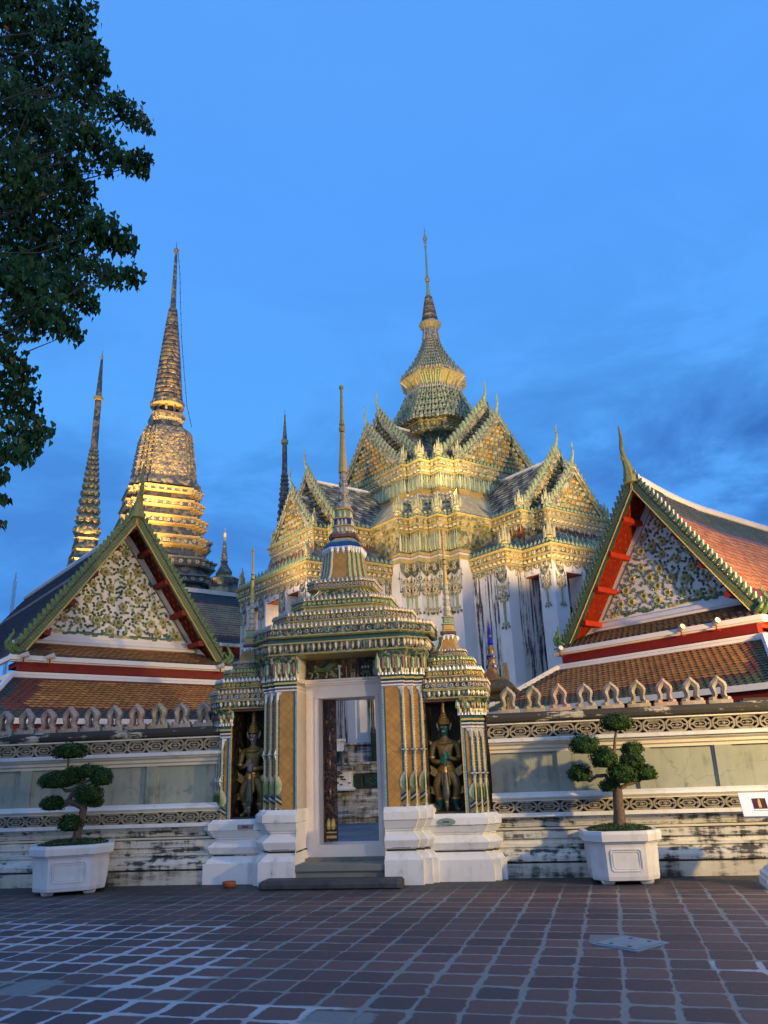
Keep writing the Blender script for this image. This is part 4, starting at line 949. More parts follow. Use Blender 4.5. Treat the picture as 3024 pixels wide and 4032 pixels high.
bonsai('bonsai_tree', 12.5, [(1.96, 2.15, .24, .14, 0), (1.45, 1.85, .215, .16, -.02), (1.70, 1.64, .20, .15, -.12), (1.34, 1.45, .175, .14, .05), (2.15, 1.77, .165, .12, .1), (2.10, 1.61, .175, .13, -.05), (1.92, 1.42, .215, .155, -.15), (2.27, 1.43, .18, .13, .05), (1.74, 1.27, .135, .10, .02), (1.74, 1.74, .12, .10, .15)],
       [[(1.83, .68, 0, .10), (1.84, .95, 0, .078), (1.85, 1.13, 0, .072), (1.84, 1.30, .01, .065), (1.84, 1.5, 0, .04), (1.87, 1.76, 0, .024), (1.93, 2.02, 0, .018), (1.96, 2.13, 0, .012)],
        [(1.82, 1.22, 0, .035), (1.70, 1.42, .0, .028), (1.58, 1.42, 0, .024), (1.47, 1.34, .03, .02), (1.36, 1.42, .05, .015)], [(1.84, 1.2, 0, .035), (2.0, 1.29, 0, .025), (2.17, 1.31, .02, .02), (2.27, 1.40, .05, .014)],
        [(1.84, 1.45, 0, .03), (1.68, 1.62, -.05, .022), (1.50, 1.80, 0, .015)], [(1.85, 1.5, 0, .03), (2.0, 1.6, 0, .022), (2.13, 1.75, .05, .015)]],
       'small pruned tree with round dark green foliage pads in the right planter', 11, (1.83, 12.5, .66))
bonsai('bonsai_tree', 12.6, [(-6.69, 2.06, .29, .14, 0), (-6.86, 1.62, .30, .155, -.02), (-6.62, 1.68, .20, .15, .03), (-6.36, 1.74, .18, .12, 0), (-6.12, 1.64, .175, .155, 0), (-6.23, 1.74, .12, .10, .03), (-6.27, 1.40, .225, .16, -.1), (-6.20, 1.28, .12, .10, 0), (-6.91, 1.27, .20, .125, 0), (-6.56, .97, .19, .14, -.05)],
       [[(-6.47, .68, 0, .075), (-6.45, .85, 0, .062), (-6.40, 1.05, 0, .062), (-6.38, 1.22, 0, .06), (-6.55, 1.27, 0, .05), (-6.66, 1.31, 0, .04), (-6.55, 1.48, 0, .036), (-6.46, 1.60, 0, .03), (-6.42, 1.72, 0, .02)],
        [(-6.63, 1.31, 0, .04), (-6.74, 1.22, 0, .026), (-6.85, 1.22, 0, .018)], [(-6.54, 1.50, 0, .032), (-6.70, 1.46, 0, .026), (-6.80, 1.54, 0, .018)], [(-6.60, 1.62, 0, .02), (-6.71, 1.84, 0, .018), (-6.70, 2.02, 0, .012)],
        [(-6.38, 1.22, 0, .045), (-6.30, 1.3, -.03, .03)], [(-6.46, 1.58, 0, .025), (-6.25, 1.62, 0, .02), (-6.14, 1.62, 0, .012)], [(-6.46, .9, 0, .03), (-6.55, .88, -.02, .02)]],
       'small crooked pruned tree with flat dark foliage pads in the left planter', 23, (-6.47, 12.6, .66))
# planter and tree further along, just beyond the right edge of the view
# ================================================================ small things on the ground
m = MB(); m.lathe([(.07, 0), (.095, .02), (.105, .06), (.10, .085), (.085, .088), (.08, .03), (.02, .025)], 'terracotta', 16); tag(m.build('clay_bowl', None, loc=(-4.0, 12.66, 0), smooth=True), 'small round terracotta bowl on the paving before the left niche base', 'bowl')
e = empty('inspection_cover', (1.19, 8.36, 0), R(45+0), 'grey metal diamond-set cover with finger holes in the brick paving', 'cover')
m = MB(); m.box(-.25, .25, -.25, .25, 0, .010, 'lead_grey'); m.build('cover_frame', e)
m = MB(); m.box(-.215, .215, -.215, .215, .010, .016, 'lead_grey'); m.build('lid', e)
for x, y in ((-.15, .1), (-.15, -.1), (.15, .1), (.15, -.1)):
    m = MB(); m.tube([(x, y, .0165), (x, y, .018)], .022, 'wire_black', 10); m.build('finger_hole', e)
# information lectern at the right edge
e = empty('information_lectern', (3.78, 11.72, 0), R(-8), 'white slanted information board on a stepped white pedestal at the right edge', 'sign')
m = MB(); m.loft([[(sx*s, sy*s, z) for sx, sy in ((-1, -1), (1, -1), (1, 1), (-1, 1))] for s, z in ((.33, 0), (.33, .10), (.31, .11), (.31, .16), (.27, .18), (.25, .22), (.21, .24), (.19, .33), (.17, .36), (.13, .42), (.11, .5), (.10, .86))], 'sign_post'); m.build('pedestal', e)
m = MB(); m.T = lambda X, Y, Z: (X, Y*math.cos(.85)-Z*math.sin(.85), .98+Y*math.sin(.85)+Z*math.cos(.85))
m.box(-.45, .45, -.19, .19, 0, .035, 'sign_white'); bd = m.build('board', e)
m2 = MB(); m2.T = m.T; m2.box(-.30, -.13, -.075, .09, .035, .039, 'photo_red'); m2.box(-.235, -.20, -.06, .05, .039, .041, 'gold_trim'); m2.ball((-.217, .06, .041), (.016, .016, .004), 'gold_trim', 6, 4)
m2.build('printed_picture', bd)
m3 = MB(); m3.T = m.T
for k in range(7): m3.box(.02, .40-(k*37 % 5)*.02, .11-k*.035, .116-k*.035, .035, .037, 'plaque_ink')
m3.box(-.31, -.11, -.105, -.10, .035, .037, 'plaque_ink'); m3.build('printed_lines', bd)

# ================================================================ gable helpers (plane coords: s across, o outward to the viewer, z up)
def curve(hw, z0, z1, p=1.03, n=14):
    return [(hw*(1-i/n), z0+(z1-z0)*(i/n)**p) for i in range(n+1)]
def bargeboard(mb, hw, z0, z1, o, wd, th, face, edge, p=1.03, sx=1, flare=.0, n=14):
    C_ = curve(hw, z0, z1, p, n); V = []
    for i, (s, z) in enumerate(C_):
        a = C_[max(i-1, 0)]; b = C_[min(i+1, n)]; dx, dz = b[0]-a[0], b[1]-a[1]; L = math.hypot(dx, dz); nx, nz = -dz/L, dx/L   # inward/down normal
        if nz > 0: nx, nz = -nx, -nz
        w_ = wd
        q = (max(s+nx*w_, 0.0), z+nz*w_) if i < n else (0.0, z-wd*1.25)
        V += [(sx*s, -o, z), (sx*q[0], -o, q[1]), (sx*s, -o+th, z), (sx*q[0], -o+th, q[1])]
    F = []; M = []
    for i in range(n):
        k = 4*i; F += [(k, k+1, k+5, k+4), (k+2, k+6, k+7, k+3), (k, k+4, k+6, k+2), (k+1, k+3, k+7, k+5)]; M += [face, edge, edge, edge]
    F += [(0, 2, 3, 1)]; M.append(edge)
    mb.add(V, F, M)
    return C_
def fins(mb, C_, o, sp, h, mat, sx=1, dot=None, rim=None, th=.05, first=.5):
    """upright leaf-shaped serrations along the rake"""
    # resample
    L = [0]
    for a, b in zip(C_, C_[1:]): L.append(L[-1]+math.hypot(b[0]-a[0], b[1]-a[1]))
    k = int(L[-1]/sp)
    for i in range(k):
        t = (i+first)*L[-1]/k; j = max(q for q in range(len(L)) if L[q] <= t); j = min(j, len(C_)-2)
        u = (t-L[j])/(L[j+1]-L[j]); a, b = C_[j], C_[j+1]; s = a[0]+(b[0]-a[0])*u; z = a[1]+(b[1]-a[1])*u
        dx, dz = (b[0]-a[0]), (b[1]-a[1]); l = math.hypot(dx, dz); tx, tz = dx/l, dz/l; nx, nz = -tz, tx
        if nz < 0: nx, nz = -nx, -nz
        if nx < 0 and tx < 0: pass
        nx, nz = abs(tz), abs(tx)
        w_ = sp*.56
        def P(a_, b_): return (sx*(s+tx*a_+nx*b_), z+tz*a_+nz*b_)
        pts = [P(-w_, -.02), P(w_*.9, -.02), P(w_*1.15, h*.45), P(w_*1.1, h*.85), P(w_*.75, h*1.12), P(w_*.2, h*.85), P(-w_*.6, h*.42)]
        if sx < 0: pts = pts[::-1]
        V = [(q[0], -o-th*.5, q[1]) for q in pts]+[(q[0], -o+th*.5, q[1]) for q in pts]; n = len(pts)
        c = P(w_*.25, h*.38); V.append((c[0], -o-th*.5-h*.16, c[1]))
        F = [(q, (q+1) % n, 2*n) for q in range(n)]+[tuple(range(2*n-1, n-1, -1))]+[(q, q+n, (q+1) % n+n, (q+1) % n) for q in range(n)]
        mb.add(V, F, [mat]*n+[rim or mat]*(n+1))
        if dot:
            c = P(0, h*.05); mb.ball((c[0], -o-th*.5-.03, c[1]), (.038*h/.17, .02, .038*h/.17), dot, 6, 4)
def chofa(mb, z, o, k, mat, knob=True, y=0.0, x=0.0):
    mb.tube([(x, -o-y, z-.12*k), (x, -o-y, z+.10*k), (x, -o-y-.05*k, z+.28*k), (x, -o-y-.16*k, z+.50*k), (x, -o-y-.20*k, z+.72*k), (x, -o-y-.16*k, z+.95*k), (x, -o-y-.17*k, z+1.15*k), (x, -o-y-.22*k, z+1.28*k)],
            [.17*k, .15*k, .10*k, .06*k, .05*k, .045*k, .03*k, .008*k], mat, 8)
    if knob: mb.tube([(x, -o-y-.16*k, z+.45*k), (x, -o-y-.24*k, z+.44*k), (x, -o-y-.28*k, z+.50*k)], [.05*k, .04*k, .01*k], mat, 6)

# ================================================================ tiled halls (wihan) left and right
def hall(name, loc, rz, lab, dark, side):
    e = empty(name, loc, rz, lab, 'temple hall', 'tiled halls flanking the gate')
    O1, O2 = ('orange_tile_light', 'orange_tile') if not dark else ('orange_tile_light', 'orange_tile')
    HW, Z0, Z1, L = 2.62, 4.36, 8.13, 10.5
    # walls below the eaves
    m = MB(); m.box(-2.5, 2.5, -.10, L, 0, 2.55, 'white_plaster'); m.box(-2.45, 2.45, -.04, L, 2.55, 4.0, 'red_paint'); m.build('wall', e)
    # gable wall, recessed
    m = MB(); T = 7.70; B = 4.80; s = 2.06
    m.prism([(-2.32, 4.72), (2.32, 4.72), (0, 7.86)], .80, 1.0, 'clean_plaster')
    m.prism([(-2.5, 4.62), (2.5, 4.62), (2.45, 4.75), (2.30, 4.84), (-2.30, 4.84), (-2.45, 4.75)], .74, .80, 'clean_plaster')
    for a, b in (((-s+.02, B+.10), (0, T-.10)), ((s-.02, B+.10), (0, T-.10))):
        pass
    ledge = MB()
    P = [(.80, 4.66), (.72, 4.66), (.70, 4.70), (.62, 4.71), (.60, 4.76), (.66, 4.80), (.70, 4.90), (.80, 4.92)]
    for x0, x1 in ((-2.12, 2.12),):
        n = len(P); V = [(x0, p[0], p[1]) for p in P]+[(x1, p[0], p[1]) for p in P]
        ledge.add(V, [(i, i+1, n+i+1, n+i)[::-1] for i in range(n-1)]+[tuple(range(n)), tuple(range(2*n-1, n-1, -1))], 'clean_plaster')
    for sx in (-1, 1):   # scrolled ends of the ledge
        ledge.tube([(sx*2.12, .70, 4.79), (sx*2.22, .66, 4.70), (sx*2.34, .60, 4.58), (sx*2.50, .50, 4.54)], [.10, .11, .10, .05], 'clean_plaster', 8)
    gw = m.build('gable_wall', e); ledge.build('gable_ledge', e)
    # line of mosaic inside the triangle, and the flowering vine
    m = MB()
    for sx in (-1, 1):
        m = MB(); m.tube([(sx*1.86*(1-u/8), .795, 4.99+2.57*u/8) for u in range(9)], .013, 'vine_green', 5); m.build('border_line', e)
    m = MB(); rnd = random.Random(31+side); fn0 = lambda x, z: (lambda a, b, c: (x+a, .80-c, z+b))
    def inside(x, z, mg): return z > 5.08+mg*.3 and abs(x) < 1.78*(1-(z-4.99)/2.57)-mg*.9
    fl = []
    tries = 0
    while len(fl) < 30 and tries < 6000:
        tries += 1; z = rnd.uniform(5.12, 7.3); x = rnd.uniform(-1.7, 1.7)
        if inside(x, z, .12) and all((x-a)**2+(z-b)**2 > .29**2 for a, b in fl): fl.append((x, z))
    for x, z in fl:
        r = rnd.uniform(.115, .15); flower(m, fn0(x, z), r, 'ochre_flower', 'vine_green', 6, .42, rnd.uniform(0, 1))
        for k in range(5):
            a = rnd.uniform(0, 6.283); 
    def leaf(x, z, a, s_, mat):
        c, d = math.cos(a), math.sin(a); f = lambda u, v, w_: (x+u*c-v*d, .80-w_, z+u*d+v*c)
        m.add([f(0, 0, .012), f(s_*.30, s_*.42, .02), f(s_*.75, s_*.36, .02), f(s_*1.10, 0, .012), f(s_*.75, -s_*.36, .02), f(s_*.30, -s_*.42, .02), f(s_*.55, 0, .05)], [(0, 5, 6), (5, 4, 6), (4, 3, 6), (3, 2, 6), (2, 1, 6), (1, 0, 6)], mat)
    pts = list(fl); k = 0; tries = 0; lv = []
    while len(lv) < 190 and tries < 12000:
        tries += 1; z = rnd.uniform(5.06, 7.5); x = rnd.uniform(-1.75, 1.75)
        if inside(x, z, .03) and all((x-a)**2+(z-b)**2 > .135**2 for a, b in fl) and all((x-a)**2+(z-b)**2 > .108**2 for a, b in lv): lv.append((x, z))
    for x, z in lv:
        a0 = rnd.uniform(0, 6.283)
        for q in range(rnd.choice((1, 2, 2))): leaf(x, z, a0+q*2.1, rnd.uniform(.068, .088), rnd.choice(['vine_green', 'vine_green', 'teal_leaf', 'pale_green_ceramic']))
        near = min(fl, key=lambda p: (p[0]-x)**2+(p[1]-z)**2)
        if rnd.random() < .5: m.tube([(near[0], .795, near[1]), ((near[0]+x)/2+.02, .793, (near[1]+z)/2), (x, .795, z)], .007, 'vine_green', 4)
    for i in range(34):   # rocky foot of the vine
        x = -1.68+i*3.36/33; m.ball((x, .795, 5.03+rnd.uniform(-.02, .045)), (.075, .03, rnd.uniform(.035, .07)), ['ochre_flower', 'vine_green', 'vine_green', 'teal_leaf'][(i//4) % 4], 8, 4)
    m.build('vine_relief', e)
    # red soffit between gable wall and bargeboards, with gilt lotus buds
    m = MB(); C_ = curve(HW, Z0, Z1)
    for sx in (-1, 1):
        pts = [(sx*(s-.08), z-.10) for s, z in C_]; pts[-1] = (0, C_[-1][1]-.14)
        V = [(x, -.02, z) for x, z in pts]+[(x, .80, z) for x, z in pts]; n = len(pts)
        F = [(i, i+1, n+i+1, n+i) for i in range(n-1)]; m.add(V, F+[f[::-1] for f in F], 'lit_red_paint' if side > 0 else 'red_paint')
    for sx in (-1, 1):
        pts = [(sx*(s-.08), z-.10) for s, z in C_]; pts[-1] = (0, C_[-1][1]-.14)
        for i in range(1, 27):
            u = i/27*(len(pts)-1); j = int(u); f = u-j; a, b = pts[j], pts[j+1]; x = a[0]+(b[0]-a[0])*f; z = a[1]+(b[1]-a[1])*f; dx, dz = b[0]-a[0], b[1]-a[1]; l = math.hypot(dx, dz); tx, tz = dx/l, dz/l; nx, nz = (-tz*sx, tx*sx) 
            if nz > 0: nx, nz = -nx, -nz
            for q in range(3):
                yy = .12+.24*q+(.12 if i % 2 else 0)
                f_ = lambda a_, b_, c_: (x+tx*a_+nx*c_, yy+b_, z+tz*a_+nz*c_)
                if yy < .78: m.add([f_(-.05, 0, .006), f_(0, .026, .006), f_(.065, 0, .006), f_(0, -.026, .006)], [(0, 1, 2, 3), (3, 2, 1, 0)], 'gold_leaf')
    m.build('soffit', e)
    # purlin ends under the eave
    for sx in (-1, 1):
        for i, u in enumerate((.02, .22, .42, .62, .82, 1.0)):
            s = (HW-.14)*(1-u)*.98; z = Z0+(Z1-Z0)*u**1.03-.28
            if u == 1.0:
                if sx > 0: continue
                s = 0; z = Z1-.42
            m = MB(); m.box(sx*s-.07, sx*s+.07, .02, .85, z-.07, z+.05, 'lit_red_paint' if side > 0 else 'red_paint'); m.box(sx*s-.075, sx*s+.075, .0, .02, z-.075, z+.055, 'red_paint'); m.build('purlin', e)
    # bargeboards and serrations
    for sx in (-1, 1):
        m = MB(); Cc = bargeboard(m, HW, Z0, Z1, .03, .225, .10, 'board_scale_green', 'teal_ceramic', sx=sx)
        # dark fillets on the board
        for d in (.02, .20):
            q = []
            for i, (s, z) in enumerate(Cc):
                a = Cc[max(i-1, 0)]; b = Cc[min(i+1, 14)]; dx, dz = b[0]-a[0], b[1]-a[1]; l = math.hypot(dx, dz); q.append((sx*max(s-abs(dz)/l*d, 0), -.035, z-abs(dx)/l*d))
            m.tube(q, .016, 'teal_ceramic' if d < .1 else 'gold_trim', 4)
        bb = m.build('bargeboard', e)
        m = MB(); fins(m, Cc, .0, .145, .14, 'green_ceramic', sx, 'maroon_ceramic', 'white_ceramic' if side > 0 else 'green_ceramic'); m.build('serrated_fins', bb)
        m = MB(); k = 1.0; x0, z0 = sx*(HW-.02), Z0-.02
        for j, (a, h) in enumerate(((0, .55), (.06, .42), (-.08, .30))):
            q = [(x0+sx*(-.10+a), -.03-.02*j, z0), (x0+sx*(.06+a), -.05-.02*j, z0+.12), (x0+sx*(.10+a), -.05-.02*j, z0+h*.55), (x0+sx*(.02+a), -.05-.02*j, z0+h*.85), (x0+sx*(.05+a), -.05, z0+h)]
            m.tube(q, [.05, .062, .048, .026, .01], 'green_ceramic', 7)
        m.build('tail_ornament', e)
    m = MB(); m.ball((0, -.03, 8.10), (.17, .12, .22), 'board_scale_green', 10, 6); chofa(m, 8.05, .03, 1.02, 'horn_olive')
    m.ball((0, -.16, 8.10), .04, 'maroon_ceramic', 6, 4); m.ball((.0, -.13, 8.26), .03, 'maroon_ceramic', 6, 4); m.build('horn_finial', e)
    # main roof planes, swaybacked ridge
    def zr(y): u = min(y/3.2, 1); return Z1-.02-.38*(1-(1-u)**2)
    for sx in (-1, 1):
        m = MB(); seg = [(0.0, 0), (.30, 4), (.62, 8), (1.0, 14)]
        k = 0; Cc = curve(HW, Z0, Z1)[::-1]
        ys = [0.12, 1.2, 2.6, 5.5, L]
        for (a, b) in zip(ys, ys[1:]):
            for i0, i1 in ((0, 4), (4, 9), (9, 14)):
                s0, z0 = Cc[i0]; s1, z1 = Cc[i1]
                def pt(s, z, y): f = (z-Z0)/(Z1-Z0); return (sx*s, y, z-(Z1-zr(y))*f)
                q = [pt(s1, z1, a), pt(s1, z1, b), pt(s0, z0, b), pt(s0, z0, a)]
                N_ = 24
                def mf(dl, dr, r, rows, i0=i0, a=a, b=b):
                    rr = r/rows
                    if i0 == 0: return ('shaded_roof' if dark else 'green_tile') if rr > .16 else ('maroon_ceramic' if rr > .02 else 'orange_tile')
                    if dark: return 'shaded_roof'
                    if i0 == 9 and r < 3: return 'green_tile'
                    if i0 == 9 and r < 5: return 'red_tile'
                    return 'shaded_roof' if dark else ('orange_tile' if random.random() < .5 else 'orange_tile_light')
                tiles(m, *q, .17, .15, mf, .02)
        m.build('main_roof', e)
    m = MB(); q = [(0, .15+i*.35, zr(.15+i*.35)+.05) for i in range(30)]
    m.tube(q, [.07]+[.10]*28+[.08], 'clean_plaster' if not dark else 'clean_plaster', 8); m.build('ridge_cap', e)
    # small skirt roof under the gable wall
    def mk(nL, nR, rT=0, rB=2):
        def f(dl, dr, r, rows):
            d = min(dl, dr)
            if d < nL or r < rB: return 'green_tile'
            if d < nR or r < rB+1: return 'red_tile'
            return O1 if random.random() < .5 else O2
        return f
    m = MB()
    def mk1(dl, dr, r, rows):
        d = min(dl, dr)
        return 'green_tile' if d < .55 or r < 1 else ('red_tile' if d < .75 else (O1 if random.random() < .5 else O2))
    tiles(m, (-2.62, -.30, 4.28), (2.62, -.30, 4.28), (2.42, .72, 4.70), (-2.42, .72, 4.70), .155, .14, mk1); m.build('skirt_roof', e)
    m = MB(); m.box(-2.70, 2.70, -.36, -.28, 4.17, 4.27, 'clean_plaster'); m.box(-2.66, 2.66, -.28, -.1, 4.14, 4.20, 'clean_plaster')
    for sx in (-1, 1): m.box(min(sx*2.62, sx*2.70), max(sx*2.62, sx*2.70), -.28, L, 4.17, 4.27, 'clean_plaster')
    m.build('upper_fascia', e)
    m = MB(); m.box(-2.48, 2.48, -.20, .0, 3.95, 4.14, 'red_paint'); m.build('red_frieze', e)
    m = MB(); pr = [(-.14, 3.78), (-.26, 3.80), (-.26, 3.86), (-.20, 3.88), (-.20, 3.93), (-.10, 3.95)]
    m.loft([[(-2.5-(-p[0]-.1), p[0], p[1]), (2.5+(-p[0]-.1), p[0], p[1]), (2.5+(-p[0]-.1), L, p[1]), (-2.5-(-p[0]-.1), L, p[1])] for p in pr], 'clean_plaster'); m.build('lower_ledge', e)
    # lower skirt roof, hipped
    A = [(-3.60, -2.0, 2.82), (3.60, -2.0, 2.82), (2.62, -.24, 3.80), (-2.62, -.24, 3.80)]
    def mk2(dl, dr, r, rows):
        if dark: d = dr*1.0; dd = min(dl, dr)
        dd = min(dl, dr)
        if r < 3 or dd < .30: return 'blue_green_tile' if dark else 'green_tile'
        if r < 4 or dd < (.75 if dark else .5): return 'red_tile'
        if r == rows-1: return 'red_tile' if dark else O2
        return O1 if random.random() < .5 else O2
    m = MB(); tiles(m, *A, .15, .135, mk2); m.build('lower_roof', e)
    for sx in (-1, 1):
        m = MB(); q = [(sx*3.60, -2.0, 2.82), (sx*3.60, L, 2.82), (sx*2.62, L, 3.80), (sx*2.62, -.24, 3.80)]
        tiles(m, *q, .15, .135, mk2); m.build('lower_roof', e)
    for sx in (-1, 1):
        m = MB(); m.tube([(sx*3.64, -2.04, 2.84), (sx*3.1, -1.1, 3.36), (sx*2.60, -.22, 3.86)], .07, 'clean_plaster', 6); m.build('hip_cap', e)
    m = MB(); m.box(-3.68, 3.68, -2.10, -2.0, 2.70, 2.81, 'clean_plaster')
    for sx in (-1, 1): m.box(min(sx*3.60, sx*3.68), max(sx*3.60, sx*3.68), -2.0, L, 2.70, 2.81, 'clean_plaster')
    m.build('lower_fascia', e)
    m = MB(); m.box(-3.5, 3.5, -1.9, -.1, 2.62, 2.68, 'red_paint'); m.box(-3.55, 3.55, -1.98, -1.88, 2.40, 2.69, 'red_paint'); m.build('eave_soffit', e)
    for sx in (-1, 1):
        for y in (-1.85,):
            m = MB(); m.box(sx*3.2-.14, sx*3.2+.14, y-.0, y+.28, 0, 2.62, 'white_plaster'); m.build('eave_post', e)
    for x in (-1.1, 1.1):
        m = MB(); m.box(x-.14, x+.14, -1.85, -1.57, 0, 2.62, 'white_plaster'); m.build('eave_post', e)
    return e
plain('ochre_flower', (.40, .36, .15), .4, .3, 12); plain('vine_green', (.08, .135, .07), .4, .35, 10); plain('teal_leaf', (.07, .15, .13), .4, .3, 10); plain('brown_roof', (.060, .040, .045), .3, .35, 3)
hall('temple_hall', (3.90, 18.30, 0), R(-45), 'hall with red soffit coloured as if lit and orange tiled roof rising behind the right wall', False, 1)
hall('temple_hall', (-8.42, 18.22, 0), R(45), 'hall with flowery white gable and main roof coloured as in shade rising behind the left wall', True, -1)

# floodlights fixed along the skirt roofs of the halls
def hallpt(c, rz, s, y, z): a = R(rz); return (c[0]+s*math.cos(a)-y*math.sin(a), c[1]+s*math.sin(a)+y*math.cos(a), z)
def flood(loc, rz, lab):
    e = empty('floodlight', loc, rz, lab, 'floodlight', 'small floodlights on the hall eaves')
    m = MB(); m.box(-.03, .03, -.02, .12, -.10, -.07, 'red_paint'); m.tube([(0, 0, -.08), (0, 0, .02)], .015, 'red_paint', 6); m.build('bracket', e)
    m = MB(); m.tube([(-.06, .03, .05), (.08, -.04, .10)], [.05, .065], 'lamp_metal', 10); m.build('lamp_head', e)
    m = MB(); m.tube([(.08, -.04, .10), (.086, -.043, .102)], [.058, .058], 'white_ceramic', 10); m.build('lens', e)
for c, rz, L_ in (((3.90, 18.30), -45, ((-2.35, 'left end of the right hall eave'), (.95, 'middle of the right hall eave'), (1.75, 'right part of the right hall eave'))), ((-8.42, 18.22), 45, ((-2.45, 'left end of the left hall eave'), (-1.9, 'left part of the left hall eave, inside the end one'), (2.25, 'right end of the left hall eave')))):
    for s, w_ in L_: flood(hallpt(c, rz, s, -.42, 4.18), R(rz), 'small floodlight on the '+w_)

# ================================================================ gallery roof behind the left hall
e = empty('gallery_hall', (-10.4, 31.5, 0), R(45), 'long brown scale-tiled roof with white ridge seen between left hall and portico', 'temple hall')
m = MB(); m.box(-4.5, 2.6, 0, 2.6, 0, 6.0, 'white_plaster'); m.build('wall', e)
def mk3(dl, dr, r, rows): return 'blue_green_tile' if r > rows-5 or r < 2 else ('red_tile' if r in (2,) or r == rows-5 else 'brown_tile')
m = MB(); tiles(m, (-4.6, -1.6, 6.55), (2.7, -1.6, 6.55), (2.7, .9, 9.02), (-4.6, .9, 9.02), .17, .16, mk3); m.build('roof', e)
m = MB(); m.box(-4.6, 2.7, .82, .98, 9.0, 9.18, 'clean_plaster'); m.box(-4.6, 2.7, -1.72, -1.6, 6.40, 6.52, 'clean_plaster'); m.build('ridge_cap', e)
m = MB(); m.box(-4.5, 2.6, -1.5, -.0, 6.2, 6.4, 'red_paint'); m.build('soffit', e)

# ================================================================ the mondop
MR = R(-47.2)
MON = empty('mondop_shrine', (-1.19, 32.0, 0), MR, 'floodlit cross-shaped shrine with mosaic gables and tall central spire', 'shrine')
def crossarm(pts, back):
    """open outline of one arm (towards +x), given convex corners (x, y) from the front to the side; closed at x = back"""
    P = [(back, -pts[-1][1])]
    for i in range(len(pts)-1, -1, -1):
        P.append((pts[i][0], -pts[i][1]))
        if i > 0: P.append((pts[i][0], -pts[i-1][1]))
    for i in range(len(pts)):
        P.append((pts[i][0], pts[i][1]))
        if i+1 < len(pts): P.append((pts[i+1][0], pts[i][1]))
    P.append((back, pts[-1][1]))
    return P
def full(pts):
    """closed outline symmetric in 4 quadrants"""
    q = []
    for i, (x, y) in enumerate(pts):
        q.append((x, y))
        if i+1 < len(pts): q.append((pts[i+1][0], y))
    rot = [(-y, x) for x, y in reversed(q)]
    A = q; out = []
    for k in range(4):
        a = k*math.pi/2; c_, s_ = round(math.cos(a)), round(math.sin(a)); out += [(x*c_-y*s_, x*s_+y*c_) for x, y in A]
    return out
def cornice(mb, P, z, wt=None, skip=None, k=1.0, dirty='tower_green', top=True, sp=.30):
    """three-part mosaic entablature starting at z, about .62k high"""
    mould(mb, P, [(.02, z, 'tower_trim'), (.05, z+.04*k, 'tower_trim'), (.05, z+.06*k, 'cream_mosaic'), (.09, z+.20*k, 'tower_gold_band'), (.13, z+.21*k, 'tower_trim'), (.13, z+.24*k, 'tower_trim'), (.12, z+.25*k, 'tower_gold_band'), (.12, z+.44*k, 'tower_gold_band'), (.17, z+.45*k, 'tower_trim'), (.20, z+.50*k, 'tower_trim'), (.18, z+.52*k, 'tower_green'), (.10, z+.58*k, 'tower_green')], wt=wt)
    petals(mb, P, z+.07*k, z+.20*k, .20, 'cream_ceramic', .05, skip, .42, up=True)
    rosettes(mb, P, z+.345*k, .075*k, sp*.72, 'cream_ceramic', 'maroon_ceramic', .12, skip, .5, diamonds='tower_trim')
    if top: spikes(mb, P, z+.52*k, .20*k, .19, 'pale_green_ceramic', .10, skip, fat=.40)
def naga(mb, x, y, z, k=1.0, a=0.0):
    ca, sa = math.cos(a), math.sin(a)
    mb.lathe([(.13*k, z), (.15*k, z+.08*k), (.10*k, z+.12*k), (.13*k, z+.17*k), (.12*k, z+.2*k)], 'tower_trim', 8, (x, y))
    for j, (u, h) in enumerate(((-.12, .55), (-.04, .72), (.05, .82), (.13, .6))):
        bx, by = x+u*ca*k, y+u*sa*k
        mb.tube([(bx, by, z+.15*k), (bx+.0*k, by, z+h*.45*k), (bx+(.03 if j % 2 else -.03)*k, by, z+h*.75*k), (bx, by, z+h*k)], [.06*k, .065*k, .045*k, .008], 'gold_horn', 6)
plain('gold_horn', (.34, .34, .19), .35, .35, 8)
def garland(mb, P, z, skip=None, sp=.5, k=1.0):
    """scalloped fringe with hanging flowers"""
    for q, (p, t, n, w_) in enumerate(items(P, sp, .01, skip)):
        fn = lambda a, o, zz_: P3(p, t, n, a, o, zz_)
        h = .30*k; N_ = 6
        V = [fn(-w_/2, .02, z), fn(w_/2, .02, z)]; 
        for i in range(N_+1): u = -1+2*i/N_; V.append(fn(u*w_/2, .03, z-.08*k-h*(1-u*u)*.5))
        mb.add(V, [(0, 1)+tuple(range(len(V)-1, 1, -1))], 'cream_mosaic')
        flower(mb, lambda a, b, c: P3(p, t, n, a, c+.04, z-.14*k+b), .085*k, 'cream_ceramic', 'maroon_ceramic', 5, .5)
        mb.tube([fn(w_/2, .03, z-.05), fn(w_/2, .03, z-.34*k)], [.02, .008], 'tower_trim', 4); mb.ball(fn(w_/2, .03, z-.36*k), .03*k, 'maroon_ceramic', 5, 4)
